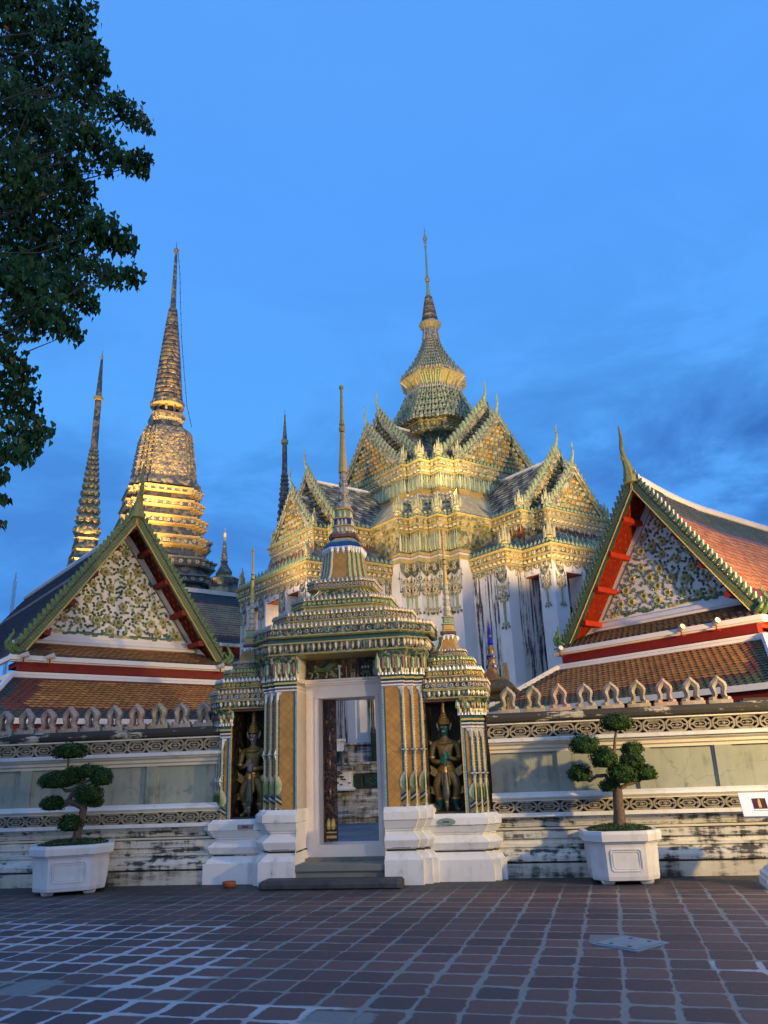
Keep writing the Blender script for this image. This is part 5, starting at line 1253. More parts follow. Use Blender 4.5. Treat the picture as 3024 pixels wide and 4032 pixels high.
def pendant(mb, p, t, n, z, k=1.0, L=1.7):
    """long hanging bouquet of mosaic flowers on the white wall"""
    rnd = random.Random(int(z*100)+int(p[0]*37)); f = lambda a, o, zz_: P3(p, t, n, a, o, zz_)
    def fl(a, zz_, r, m1='cream_ceramic'): flower(mb, lambda u, v, c: P3(p, t, n, a+u, c+.03, zz_+v), r*k, m1, 'maroon_ceramic', 5, .5)
    def lf(a, zz_, ang, s_):
        c_, d_ = math.cos(ang), math.sin(ang); g = lambda u, v, o: P3(p, t, n, a+u*c_-v*d_, .02+o, zz_+u*d_+v*c_)
        mb.add([g(0, 0, 0), g(s_*.4, s_*.35, .02), g(s_, 0, .01), g(s_*.4, -s_*.35, .02)], [(0, 3, 2, 1)], 'vine_green')
    mb.add([f(-.30*k, .03, z), f(.30*k, .03, z), f(.26*k, .05, z-.25*k), f(.10*k, .07, z-.42*k), f(0, .07, z-.50*k), f(-.10*k, .07, z-.42*k), f(-.26*k, .05, z-.25*k)], [(0, 1, 2, 3, 4, 5, 6)[::-1]], 'tower_green')
    fl(0, z-.20*k, .10); fl(0, z-.62*k, .12)
    for q in range(7): a = -.30*k+q*.10*k; lf(a, z-.62*k+abs(q-3)*.03, -1.57+(q-3)*.4, .11*k)
    for sx in (-1, 1): fl(sx*.16*k, z-.70*k, .07); fl(sx*.26*k, z-.56*k, .07); mb.tube([f(sx*.32*k, .03, z-.3*k), f(sx*.30*k, .03, z-1.0*k)], .014, 'vine_green', 4); mb.ball(f(sx*.30*k, .03, z-1.02*k), .03, 'maroon_ceramic', 5, 4)
    fl(0, z-.95*k, .15)
    for i in range(8): a = i*.785; fl(math.cos(a)*.19*k, z-(1.0+.20*math.sin(a))*k, .065, 'cream_ceramic' if i % 2 else 'pale_green_ceramic'); lf(math.cos(a)*.20*k, z-(1.0+.21*math.sin(a))*k, a, .12*k)
    mb.tube([f(0, .03, z-1.2*k), f(0, .03, z-L*k)], [.06*k, .035*k], 'pale_green_ceramic', 5)
    for sx in (-1, 0, 1): fl(sx*.11*k, z-(L+.05-.05*abs(sx))*k, .07); lf(sx*.12*k, z-(L+.08)*k, -1.57+sx*.8, .16*k)
SKB = None
def mgable(mb, x, hw, z0, z1, depth, first=True, fn_=.20, fh=.20, rows_=True):
    """mosaic gable on the plane x = const facing +x"""
    T0 = mb.T; mb.T = lambda s, o, z: (x-o, s, z)    # s -> y, o(out = -o) -> +x
    mb.prism([(-hw*.93, z0), (hw*.93, z0), (0, z1-.20)], .0, .12, 'pediment_mosaic')
    rnd = random.Random(int(x*10)); k = .235; r = 0; zz_ = z0+.18
    while zz_ < z1-.42:
        wd = hw*.80*(1-(zz_-z0)/(z1-z0-.2))-.05; n = int(wd*2/k)
        for i in range(n+1):
            a = (-n/2+i)*k+(0 if r % 2 else 0); mb.ball((a, -.03, zz_+rnd.uniform(-.01, .01)), (.09, .09, .09), ['cream_ceramic', 'glaze_yellow', 'cream_mosaic', 'ochre_trim'][rnd.randrange(4)], 6, 4)
        zz_ += k*.86; r += 1
    for sx in (-1, 1):
        n = int(hw*1.35/.12)
        for i in range(n):
            u = (i+.5)/n; mb.ball((sx*hw*.86*(1-u), -.03, z0+.06+(z1-.34-z0)*u), (.055, .05, .055), 'cream_ceramic' if i % 2 else 'pink_ceramic', 5, 4)
        Cc = bargeboard(mb, hw*1.06, z0-.05, z1, .14, .20, .16, 'tower_gold_band', 'tower_green', 1.18, sx, n=12)
        fins(mb, Cc, .08, fn_, fh, 'tower_fin', sx, 'cream_mosaic', 'cream_mosaic' if first else 'tower_fin', .08)
        q = [(sx*s, -.16, z-.03) for s, z in Cc]; mb.tube(q, .028, 'cream_mosaic', 4)
    chofa(mb, z1+.02, .05, .78*(hw/2.1)**.3, 'tower_fin', False)
    mb.T = T0
plain('tower_fin', (.20, .25, .13), .35, .4, 6)
def mroof(mb, x0, x1, hw, z0, z1, dirm):
    for sx in (-1, 1):
        a, b, c, d = (x1, sx*hw, z0), (x0, sx*hw, z0), (x0, 0, z1), (x1, 0, z1)
        def mf(dl, dr, r, rows): return ['roof_blue', 'roof_green', 'roof_cream', 'roof_green'][(r+int(dl/.28)*2+int(dl/.28)//2) % 4]
        tiles(mb, a, b, c, d, .26, .22, mf, .035)
    mb.tube([(x0, 0, z1+.04), (x1, 0, z1+.04)], .07, 'tower_plaster', 6)
plain('roof_blue', (.09, .10, .12), .85, .4, 6, spec=.2); plain('roof_green', (.22, .22, .15), .85, .4, 6, spec=.2); plain('roof_cream', (.46, .41, .29), .8, .3, 6, spec=.2)
# one arm: portico below, two nested gables above, upper gable block
A1 = [(8.04, 2.47), (6.80, 3.25)]
A2 = [(7.20, 1.52), (6.62, 2.22)]
skip_back = lambda nx, ny, cx, cy: nx < -.5
def arm():
    e = bpy.data.objects.new('portico', None); COL.objects.link(e); e.parent = MON
    # piers
    ys = (-2.47, -1.07, .47, 1.87)
    for y in ys:
        m = MB(); m.box(7.44, 8.04, y, y+.60, 2.35, 7.9, 'tower_plaster')
        if True:
            for yc in (y+.30,): pendant(m, (8.04, yc), (0, 1), (1, 0), 7.55, .62, 1.9)
        if y < -2 or y > 1.8:
            s_ = -1 if y < 0 else 1; yy = -2.47 if y < 0 else 2.47
            pendant(m, (7.74, yy), (s_*-1, 0), (0, s_), 7.55, .62, 1.9)
        m.build('pier', e)
    m = MB()
    m.box(5.0, 6.80, -3.25, 3.25, 2.35, 7.92, 'streaked_plaster')
    m.build('wall', e)
    for y in (-3.25, 3.25): m = MB(); m.box(6.35, 6.82, min(y, y*1.006), max(y, y*1.006), 2.35, 7.9, 'tower_plaster'); m.box(6.80, 6.815, min(y, y*.87), max(y, y*.87), 2.35, 7.9, 'tower_plaster'); s_ = 1 if y > 0 else -1; pendant(m, (6.62, 3.27*s_), (-s_, 0), (0, s_), 7.55, .85, 2.0); m.build('corner_strip', e)
    m = MB(); m.box(6.80, 8.0, -2.43, 2.43, 7.36, 7.5, 'red_ceiling'); m.build('ceiling', e)
    m = MB(); m.box(6.79, 6.83, -.75, .75, 2.4, 6.6, 'door_paint'); m.build('inner_door', e)
    for y0, y1 in ((-2.45, 2.45),):
        m = MB(); m.box(7.42, 8.05, -2.48, 2.48, 7.38, 7.9, 'tower_plaster')
        for s_ in (-1, 1): m.box(6.8, 7.42, min(s_*1.87, s_*2.48), max(s_*1.87, s_*2.48), 7.38, 7.9, 'tower_plaster')
        m.build('lintel_beam', e)
    P = crossarm(A1, 4.9); wt = [1]*len(P); wt[-1] = 0
    m = MB(); cornice(m, P, 7.72, wt, skip_back); garland(m, P, 7.74, skip_back, .46, .9); m.build('lower_cornice', e)
    for x, y in ((8.04, 2.47), (8.04, -2.47), (6.8, 3.25), (6.8, -3.25)): m = MB(); naga(m, x-.02, y*.99, 8.28, 1.05, math.pi/4); m.build('corner_horn', e)
    m = MB(); spikes(m, [(7.75, -2.25), (7.76, 2.25), (7.75, 2.26), (7.75, -2.24)], 8.3, .52, .27, 'tower_fin', 0, lambda nx, ny, cx, cy: nx < .5, fat=.5); m.build('roof_cresting', e)
    # low mosaic roof above the portico
    m = MB(); Q = offset(P, [.06*w_ for w_ in wt]); Q2 = offset(P, [-.75*w_ for w_ in wt])
    m.loft([[(x, y, 8.29) for x, y in Q], [(x, y, 8.95) for x, y in Q2]], 'tower_roof_mosaic'); m.build('lean_roof', e)
    # upper block carrying the nested gables
    P2 = crossarm(A2, 3.0); wt2 = [1]*len(P2); wt2[-1] = 0
    m = MB(); mould(m, P2, [(0, 8.2, 'garland_band'), (0, 9.32, 'garland_band')], wt=wt2)
    garland(m, P2, 9.32, skip_back, .42, .9); spikes(m, P2, 8.35, .55, .42, 'cream_mosaic', .03, skip_back, fat=.3)
    m.build('gable_block', e)
    m = MB(); cornice(m, P2, 9.30, wt2, skip_back, .92); m.build('upper_cornice', e)
    for x, y in ((7.2, 1.52), (7.2, -1.52), (6.62, 2.22), (6.62, -2.22)): m = MB(); naga(m, x, y, 9.84, .85, math.pi/4); m.build('corner_horn', e)
    m = MB(); mgable(m, 7.16, 1.52, 9.86, 11.62, 0, True, .21, .21); m.build('front_gable', e)
    m = MB(); mgable(m, 6.50, 2.12, 9.86, 12.42, 0, False, .23, .23); m.build('rear_gable', e)
    m = MB(); mroof(m, 6.45, 7.1, 1.40, 9.95, 11.40, 0); mroof(m, 3.3, 6.40, 2.05, 9.95, 12.15, 0); m.build('arm_roof', e)
    # topmost gables
    m = MB(); mgable(m, 3.66, 2.15, 12.72, 14.95, 0, True, .24, .24); m.build('crown_gable', e)
    m = MB(); mgable(m, 3.02, 2.78, 12.72, 15.75, 0, False, .26, .27); m.build('crown_rear_gable', e)
    m = MB(); mroof(m, 1.0, 2.95, 2.65, 12.8, 15.35, 0); mroof(m, 2.95, 3.6, 2.0, 12.8, 14.7, 0); m.build('crown_roof', e)
    return e
plain('red_ceiling', (.20, .045, .015), .6, .2, 4)
a0 = arm()
for k in (1, 2, 3):
    c_ = copy_tree(a0, MON); c_.rotation_euler.z = -k*math.pi/2
BODY = [(5.22, 3.80), (4.76, 4.28), (4.28, 4.76), (3.80, 5.22)]
FB = full(BODY)
# only corner pieces of the outline need ornament
arm_zone = lambda nx, ny, cx, cy: (abs(cx) < 3.3 or abs(cy) < 3.3) or cx < -1 or cy > 1
m = MB(); mould(m, FB, [(0, 2.35, 'tower_plaster'), (0, 8.25, 'tower_plaster')]); m.build('body_wall', MON)
m = MB(); mould(m, FB, [(.02, 8.22, 'tower_trim'), (.06, 8.24, 'tower_trim'), (.06, 8.36, 'tower_trim'), (.03, 8.37, 'pink_ceramic'), (.03, 8.44, 'white_ceramic'), (.06, 8.45, 'red_ceramic'), (.06, 8.56, 'tower_trim'), (.02, 8.60, 'tower_green'), (.02, 9.32, 'tower_gold_band'), (.08, 9.34, 'tower_trim')])
petals(m, FB, 8.62, 9.32, .125, 'pale_green_ceramic', .025, arm_zone, .5, up=True, mat2='cream_ceramic')
garland(m, FB, 8.24, arm_zone, .5, 1.0); m.build('flute_band', MON)
m = MB()
for (p, t, n, w_) in items(FB, 5, 0, arm_zone, .3): pendant(m, p, t, n, 8.18, 1.22 if w_ > .5 else .95, 1.65)
m.build('wall_pendants', MON)
m = MB(); cornice(m, FB, 9.33, None, arm_zone, .92); m.build('body_cornice', MON)
for x, y in BODY: m = MB(); naga(m, x, -y, 9.88, 1.0, math.pi/4); m.build('corner_horn', MON)
# sloping tiled roof between the two storeys
UP = [(3.62, 2.14), (3.42, 2.92), (2.92, 3.42), (2.14, 3.62)]
FU = full(UP); m = MB()
BO = offset(FB, .10)
UB = full([(3.9, 2.9), (3.62, 3.2), (3.2, 3.62), (2.9, 3.9)])
m.loft([[(x, y, 9.86) for x, y in BO], [(x, y, 11.15) for x, y in UB]], 'roof_tan')
for (p, t, n, w_) in items(BO, .24, 0, arm_zone, .1):
    for i in range(5):
        u = i/5; m.ball((p[0]*(1-u*.22), p[1]*(1-u*.22), 9.95+1.25*u+.03), (.07, .07, .05), ['cream_ceramic', 'roof_cream', 'teal_ceramic'][i % 3], 5, 4)
m.build('middle_roof', MON)
uz = lambda nx, ny, cx, cy: cx < -.5 or cy > .5
m = MB(); mould(m, FU, [(.25, 11.0, 'ochre_trim'), (.02, 11.45, 'ochre_trim'), (.08, 11.5, 'tower_trim'), (.02, 11.52, 'tower_green'), (.02, 12.12, 'tower_green'), (.06, 12.14, 'tower_trim')])
petals(m, FU, 11.54, 12.12, .12, 'pale_green_ceramic', .02, uz, .5, up=True, mat2='cream_ceramic'); m.build('upper_body', MON)
m = MB(); cornice(m, FU, 12.12, None, uz, 1.0); m.build('crown_cornice', MON)
for x, y in UP: m = MB(); naga(m, x, -y, 12.72, .95, math.pi/4); m.build('corner_horn', MON)
# neck, overhanging crown and spire
def rp(h, k=4, s=.13): return redent(h, h, k, h*s)
def nb(mb, h, z0, z1, mat, d0=0, d1=0, k=4): mb.loft([[(x, y, z0) for x, y in rp(h+d0, k)], [(x, y, z1) for x, y in rp(h+d1, k)]], mat)
m = MB()
nb(m, 1.05, 12.9, 14.35, 'red_ceramic'); nb(m, 1.10, 14.35, 14.42, 'teal_ceramic'); nb(m, 1.04, 14.42, 14.50, 'white_ceramic'); nb(m, 1.12, 14.50, 14.60, 'teal_ceramic'); nb(m, 1.0, 14.6, 14.66, 'teal_ceramic')
nb(m, 1.0, 14.66, 15.18, 'tower_green', 0, .28); petals(m, rp(1.10), 14.66, 15.18, .14, 'green_ceramic', .0, None, .5, up=True, mat2='cream_mosaic')
cornice(m, rp(1.42, 4), 15.16, None, None, .85, sp=.3); m.build('spire_neck', MON)
m = MB()
h = [(1.88, 15.62), (1.70, 15.98), (1.52, 16.33), (1.36, 16.68), (1.22, 17.02)]
for i, (hh, z) in enumerate(h):
    nb(m, hh*.90, z, z+.36, 'tower_green', .1, -.05); 
    Q = [(x*.98, y*.98) for x, y in rp(hh)]
    spikes(m, Q, z+.02, .34, .20, 'tower_fin', .05, None, lean=-.05, fat=.46)
    petals(m, Q, z-.06, z+.18, .20, 'cream_mosaic', .07, None, .5, up=True, mat2='tower_green')
nb(m, 1.02, 17.32, 17.52, 'pink_ceramic', .05, 0); spikes(m, rp(1.10), 17.32, .25, .16, 'pink_ceramic', .02)
m.build('layered_crown', MON)
m = MB()
rg = [[(x, y, z) for x, y in rp(hh)] for hh, z in ((1.0, 17.48), (1.04, 17.65), (1.18, 17.85), (1.36, 18.02))]; m.loft(rg, 'tower_trim')
for j in range(0, len(rg[0])):
    m.tube([r[j] for r in rg], .045, 'pale_green_ceramic' if j % 2 else 'cream_ceramic', 4)
    k2 = (j+1) % len(rg[0])
    for f in (.33, .66): m.tube([tuple(r[j][i]*(1-f)+r[k2][i]*f for i in range(3)) for r in rg], .03, 'green_ceramic' if f < .5 else 'cream_mosaic', 4)
nb(m, 1.40, 18.02, 18.09, 'tower_trim'); nb(m, 1.36, 18.09, 18.22, 'tower_gold_band', .02, 0)
zs = 18.2; hh = 1.36; i = 0
while zs < 20.25:
    dz = .26-.012*i; nh = max(.37, hh*.862); nb(m, hh*.92, zs, zs+dz, 'tower_green', 0, nh*.92-hh*.92)
    Q = [(x*.96, y*.96) for x, y in rp(hh)]
    spikes(m, Q, zs, dz*.85, .15 if hh > .7 else .11, 'tower_fin' if i % 2 else 'cream_mosaic', .02, None, lean=-.02, fat=.45)
    rosettes(m, Q, zs-.02, .045, .2, 'pink_ceramic' if i % 2 else 'cream_ceramic', 'maroon_ceramic', .04)
    zs += dz; hh = nh; i += 1
m.build('lower_spire', MON)
m = MB(); rg = [[(r*math.cos(6.2832*k/16), r*math.sin(6.2832*k/16), z) for k in range(16)] for r, z in ((.40, 20.2), (.39, 20.4), (.34, 20.7), (.33, 20.85))]; m.loft(rg, 'cream_mosaic')
for j in range(0, 16, 2): m.tube([r[j] for r in rg], .03, 'pink_ceramic', 4)
m.lathe([(.33, 20.84), (.46, 20.95, 'tower_trim'), (.52, 21.08, 'tower_trim'), (.50, 21.14, 'tower_gold_band'), (.42, 21.2, 'tower_gold_band')], 'tower_trim', 16)
z = 21.18; r = .40; i = 0
while z < 22.5: m.lathe([(r*.86, z), (r, z+.03), (r, z+.09), (r*.84, z+.14)], ['maroon_ceramic', 'tower_green', 'cream_mosaic'][i % 3], 14); z += .14; r = .40-.22*(z-21.18)/1.32; i += 1
m.lathe([(.135, 22.5), (.085, 22.9), (.066, 23.35), (.06, 23.4, 'wire_black'), (.11, 23.45, 'tower_trim'), (.13, 23.55, 'tower_trim'), (.09, 23.65, 'tower_trim'), (.05, 23.7, 'wire_black'), (.055, 23.8), (.045, 24.6), (.035, 25.3)], 'pale_green_ceramic', 12)
m.lathe([(.03, 25.3), (.07, 25.36), (.075, 25.42), (.03, 25.46), (.03, 25.55), (.08, 25.6), (.085, 25.66), (.03, 25.7), (.10, 25.78), (.115, 25.86), (.10, 25.9), (.04, 25.92), (.05, 26.1), (.02, 26.15), (.04, 26.3), (.012, 26.35), (.008, 26.75)], 'lamp_metal', 8)
m.build('spire_finial', MON)
# podium terrace with balustrade
plain('vine_dark', (.05, .055, .05), .7, .3, 9); plain('glazed_green_vent', (.010, .05, .04), .35, .3, 6)
T = empty('shrine_terrace', (-3.1, 22.0, 0), R(-3), 'mould-blackened stone terrace with green vent panels seen through the doorway', 'terrace')
m = MB()
pr = [(.0, .25), (.0, .42), (-.06, .44), (-.06, .50), (.04, .54), (.04, .66), (.10, .68), (.10, .72), (.18, .74), (.18, .88), (.24, .90), (.24, .98), (.30, 1.0), (.30, 1.14)]
n = len(pr); m.add([(x, p[0], p[1]) for x in (-3.2, 3.2) for p in pr], [(i, n+i, n+i+1, i+1) for i in range(n-1)], 'terrace_plaster'); m.box(-3.2, 3.2, .5, 2.6, .25, 1.14, 'terrace_plaster')
m.build('stepped_base', T)
m = MB(); m.box(-3.2, 3.2, .36, .6, 1.14, 1.55, 'recess_dark'); m.build('recess', T)
for x in (-2.4, -1.62, -.62, -.02, .58):
    m = MB(); m.box(x-.24, x+.24, .30, .36, 1.2, 1.5, 'glazed_green_vent')
    for u in (-.16, -.05, .06, .17): m.box(x+u-.012, x+u+.012, .27, .30, 1.2, 1.5, 'teal_ceramic')
    m.tube([(x-.15, .27, 1.35), (x, .27, 1.45), (x+.15, .27, 1.35), (x, .27, 1.25), (x-.15, .27, 1.35)], .010, 'green_ceramic', 4); m.build('vent_panel', T)
m = MB(); m.box(-3.2, 3.2, .22, .7, 1.55, 1.62, 'terrace_plaster'); m.box(-3.2, 3.2, .28, .7, 1.62, 1.78, 'terrace_plaster'); m.box(-3.2, 3.2, .20, .7, 1.78, 1.84, 'terrace_plaster'); m.build('terrace_rim', T)
m = MB(); P = redent(.24, .24, 1, .05, -.78, .25); mould(m, P, [(.02, 1.12, 'tower_plaster'), (.04, 1.16, 'tower_plaster'), (-.02, 1.22, 'tower_plaster'), (-.02, 1.60, 'tower_plaster'), (.05, 1.62, 'tower_plaster'), (.06, 1.72, 'terrace_plaster'), (.0, 1.74, 'terrace_plaster')])
rnd = random.Random(8)
for i in range(16): a = rnd.uniform(-.18, .18); z = rnd.uniform(1.24, 1.6); m.ball((-.78+a, .25-.26, z), (.035, .02, .028), 'vine_dark', 5, 4)
m.build('carved_pedestal', T)
m = MB(); m.box(-3.2, -1.0, .55, .85, 1.84, 2.15, 'glazed_green_vent'); m.box(-3.2, -.95, .45, .95, 2.15, 2.42, 'tower_plaster'); m.box(-3.2, -.90, .40, 1.0, 2.42, 2.48, 'tower_plaster')
for x in (-1.7, -1.3): m.tube([(x+.14*math.cos(i*.785), .53, 2.0+.12*math.sin(i*.785)) for i in range(9)], .02, 'pale_green_ceramic', 4)
m.build('balustrade', T)
m = MB(); m.box(-8, 8, 2.4, 14, .25, 2.36, 'terrace_plaster'); m.box(-8.1, 8.1, 2.3, 14.1, 2.36, 2.42, 'terrace_plaster'); m.build('upper_platform', T)
# seated stone lion on the pedestal
pts = [(0, .10, .14), (0, .02, .22), (0, -.07, .30), (0, -.12, .38), (0, -.19, .40), (0, -.26, .385)]; rd = [(.11, .11), (.11, .10), (.10, .09), (.09, .09), (.08, .075), (.045, .04)]; ed = [(i, i+1) for i in range(5)]
for s_ in (-1, 1):
    k = len(pts); pts += [(s_*.08, -.10, .22), (s_*.085, -.13, .08), (s_*.085, -.17, .02)]; rd += [.045, .032, .034]; ed += [(2, k), (k, k+1), (k+1, k+2)]
    k = len(pts); pts += [(s_*.11, .06, .10), (s_*.12, -.04, .05), (s_*.12, .0, .02)]; rd += [.065, .04, .03]; ed += [(0, k), (k, k+1), (k+1, k+2)]
nm = skin_mesh('lion', pts, ed, rd, 1); nm.materials.append(MATS['lion_stone'])
o = bpy.data.objects.new('lion_statue', nm); COL.objects.link(o); o.location = (-3.88, 22.27, 1.75); o.rotation_euler.z = R(30); tag(o, 'small grey seated stone lion on the carved pedestal, seen through the doorway', 'statue')
# gilt window surround on the shrine wall seen through the door
# ================================================================ small bronze spirit pavilion right of the gate
def pavilion(loc, s, lab):
    e = empty('small_pavilion', loc, R(-8), lab, 'pavilion', 'small bronze pavilions with blue glass spires')
    m = MB(); m.loft([[(x, y, z) for x, y in redent(h, h, 2, .05)] for h, z in ((.42, 0), (.42, .2), (.34, .3), (.36, 1.9), (.34, 2.0))], 'bronze_dark'); m.build('base', e)
    for sx in (-1, 1):
        for sy in (-1, 1): m = MB(); m.lathe([(.07, 2.0), (.05, 2.1), (.05, 2.9), (.07, 3.0)], 'bronze_dark', 8, (sx*.27, sy*.27)); m.build('post', e)
    m = MB(); m.loft([[(x, y, z) for x, y in redent(h, h, 2, .04)] for h, z in ((.30, 2.98), (.33, 3.06), (.44, 3.12), (.46, 3.17), (.40, 3.2), (.38, 3.27), (.30, 3.34), (.24, 3.36))], 'bronze_dark')
    for a in range(4):
        c_, s_ = math.cos(a*math.pi/2), math.sin(a*math.pi/2); m.T = lambda X, Y, Z: (X*c_-Y*s_, X*s_+Y*c_, Z)
        m.prism([(-.22, 3.34), (.22, 3.34), (.05, 3.52), (0, 3.68), (-.05, 3.52)], -.30, -.20, 'bronze_gold'); m.prism([(-.12, 3.37), (.12, 3.37), (0, 3.55)], -.31, -.30, 'maroon_ceramic')
    m.T = None; m.build('roof', e)
    m = MB(); m.lathe([(.16, 3.34), (.11, 3.50), (.09, 3.56), (.12, 3.60, 'bronze_gold'), (.12, 3.64, 'blue_glass'), (.08, 3.68), (.075, 3.75), (.10, 3.79), (.10, 3.83, 'blue_glass'), (.06, 3.87), (.055, 3.93), (.07, 3.97), (.05, 4.01), (.045, 4.03, 'bronze_gold'), (.06, 4.07, 'blue_glass'), (.045, 4.13, 'blue_glass'), (.03, 4.19, 'blue_glass'), (.025, 4.20, 'bronze_gold'), (.036, 4.23, 'bronze_gold'), (.034, 4.30, 'blue_glass'), (.018, 4.38, 'blue_glass'), (.01, 4.46, 'blue_glass'), (.004, 4.56)], 'bronze_gold', 12); m.build('spire', e)
    return e
plain('bronze_dark', (.085, .07, .035), .5, .5, 14, metal=.3, bmp=.6); plain('bronze_gold', (.22, .15, .05), .4, .4, 14, metal=.3, bmp=.5); plain('blue_glass', (.01, .015, .35), .12, .2, 8)
pavilion((.22, 15.6, -.18), 1, 'dark bronze pavilion with blue glass spire peeping up between gate and right hall')
e = pavilion((-3.03, 24.5, .78), 1, 'dark bronze pavilion seen at the right edge of the doorway opening')

# ================================================================ chedis
plain('gold_line', (.55, .34, .10), .35, .25, 6); plain('cream_dark', (.20, .19, .14), .5, .3, 6); plain('leaf_yellow', (.22, .14, .03), .5, .3, 5)
mosaic('bell_mosaic', [(.30, .24, .12), (.16, .14, .10), (.38, .31, .15), (.12, .11, .10), (.25, .20, .12)], 5); mosaic('tower_gold_dim', [(.34, .27, .12), (.17, .17, .09), (.42, .34, .15), (.24, .20, .11)], 5)
def rotp(P, a): c_, s_ = math.cos(a), math.sin(a); return [(x*c_-y*s_, x*s_+y*c_) for x, y in P]
def sil(P): return max(abs(x) for x, y in P)
def rsec(h, a, n=3, s=.12):
    P = rotp(redent(1, 1, n, s), a); k = h/sil(P); return [(x*k, y*k) for x, y in P]
def bands(mb, prof, a, n=3, s=.12):
    for (h0, z0), (h1, z1, mat) in zip([p[:2] for p in prof], prof[1:]):
        mb.loft([[(x, y, z0) for x, y in rsec(h0, a, n, s)], [(x, y, z1) for x, y in rsec(h1, a, n, s)]], mat, cap=True)
CH = empty('great_chedi', (-24.75, 58, 0), 0, 'largest floodlit mosaic chedi with ringed spire rising behind the left hall', 'chedi')
A = R(33)
m = MB(); zz0 = 9.0; hh = 6.9
bands(m, [(8.2, 6), (8.2, 10, 'dark_mosaic'), (7.6, 11, 'dark_mosaic'), (7.0, 13.0, 'dark_mosaic')], A); 
lv = [(13.0, 6.4, 'dark_mosaic'), (14.2, 6.0, 'dark_mosaic'), (15.4, 5.6, 'dark_mosaic'), (16.6, 5.05, 'bronze_mosaic'), (18.0, 4.55, 'dark_mosaic'), (19.0, 4.35, 'bronze_mosaic'), (20.4, 4.0, 'bronze_mosaic'), (21.7, 3.75, 'bronze_mosaic')]
LV = [(13.0, 14.0, 5.9, 'dark_mosaic'), (14.0, 15.0, 5.5, 'dark_mosaic'), (15.0, 16.3, 5.2, 'dark_mosaic'), (16.3, 17.8, 4.75, 'dark_mosaic'), (17.8, 19.6, 4.35, 'bronze_mosaic'), (19.6, 21.2, 3.95, 'bronze_mosaic'), (21.2, 22.6, 3.62, 'bronze_mosaic'), (22.6, 23.6, 3.45, 'bronze_mosaic')]
for z0, z1, h_, mt in LV:
    d = z1-z0; dk = 'dark_mosaic'
    bands(m, [(h_*.90, z0), (h_*.88, z0+d*.30, dk), (h_*.97, z0+d*.36, 'gold_line' if mt[0] == 'b' else dk), (h_*1.0, z0+d*.42, 'gold_line' if mt[0] == 'b' else 'cream_dark'), (h_*.97, z0+d*.45, mt), (h_*.97, z0+d*.68, mt), (h_*1.02, z0+d*.72, 'gold_line' if mt[0] == 'b' else 'cream_dark'), (h_*1.02, z0+d*.80, 'gold_line' if mt[0] == 'b' else 'cream_dark'), (h_*.90, z0+d*.86, dk), (h_*.86, z0+d, dk)], A)
    rosettes(m, rsec(h_*.97, A), z0+d*.56, .14 if mt[0] == 'b' else .19, .62, 'cream_ceramic', 'maroon_ceramic', .02, lambda nx, ny, cx, cy: ny > .3, .4)
m.build('stepped_base', CH)
m = MB(); bands(m, [(3.3, 23.6), (3.15, 24.1, 'dark_mosaic'), (2.85, 24.4, 'bell_mosaic'), (2.66, 26.1, 'bell_mosaic'), (2.48, 27.3, 'bell_mosaic'), (2.34, 28.45, 'bell_mosaic'), (2.12, 28.95, 'bell_mosaic'), (1.5, 29.35, 'dark_mosaic'), (1.36, 29.8, 'dark_mosaic')], A, 3, .14)
BP = [rsec(h, A, 3, .14) for h in (2.87, 2.68, 2.50, 2.36)]; BZ = (24.4, 26.1, 27.3, 28.4)
rnd = random.Random(3)
for (P0, P1, z0, z1) in zip(BP, BP[1:], BZ, BZ[1:]):
    for p, t, n, w_ in items(P0, .42, 0, lambda nx, ny, cx, cy: ny > .3, .2):
        for u in (.15, .48, .8): m.ball((p[0]*(1-.06*u)+n[0]*.02, p[1]*(1-.06*u)+n[1]*.02, z0+(z1-z0)*u), (.06, .06, .06), 'cream_dark' if rnd.random() < .5 else 'gold_line', 5, 4)
m.build('bell', CH)
m = MB(); bands(m, [(1.38, 29.75), (1.62, 30.0, 'gold_line'), (1.72, 30.3, 'bronze_mosaic'), (1.55, 30.55, 'gold_line'), (1.45, 30.6, 'dark_mosaic')], A, 2, .14)
for k in range(10): a = k*.628; m.lathe([(.12, 30.55), (.10, 30.7), (.13, 31.3)], 'bronze_mosaic', 6, (1.12*math.cos(a), 1.12*math.sin(a)))
m.lathe([(.9, 30.5), (.85, 31.3)], 'wire_black', 16); m.lathe([(1.15, 31.25), (1.42, 31.4, 'gold_line'), (1.42, 31.75, 'bronze_mosaic'), (1.25, 31.9, 'gold_line')], 'gold_line', 24); m.build('throne', CH)
m = MB(); z = 31.9; r = 1.26; N_ = 22
for k in range(N_):
    u = k/N_; r = 1.24*(1-u)+.36*u; dz = .475-.13*u; m.lathe([(r*.88, z), (r*.99, z+dz*.2), (r, z+dz*.5), (r*.98, z+dz*.78), (r*.88, z+dz*.86), (r*.86, z+dz)], 'spire_bronze', 24); z += dz
ZT = z
m.lathe([(.27, z), (.25, z+.3), (.20, 43.1), (.13, 46.5), (.10, 46.9)], 'spire_bronze', 12); m.lathe([(.10, 46.9), (.20, 47.0), (.24, 47.15), (.18, 47.3), (.05, 47.38), (.02, 48.1)], 'gold_leaf', 12); m.build('ringed_spire', CH)
m = MB(); q = [(.3, -.2, 46.6), (.55, -.2, 44.5), (.75, -.2, 41.5), (1.0, -.2, 38), (1.35, -.2, 35), (1.8, -.2, 31.3), (2.3, -.2, 29.3)]; m.tube(q, .022, 'wire_black', 4)
for a, b in zip(q, q[1:]):
    for u in (0, .33, .66): m.ball(tuple(a[i]*(1-u)+b[i]*u for i in range(3)), .06, 'wire_black', 4, 3)
m.build('lightning_cable', CH)
m = MB()   # dormer niche low on the base
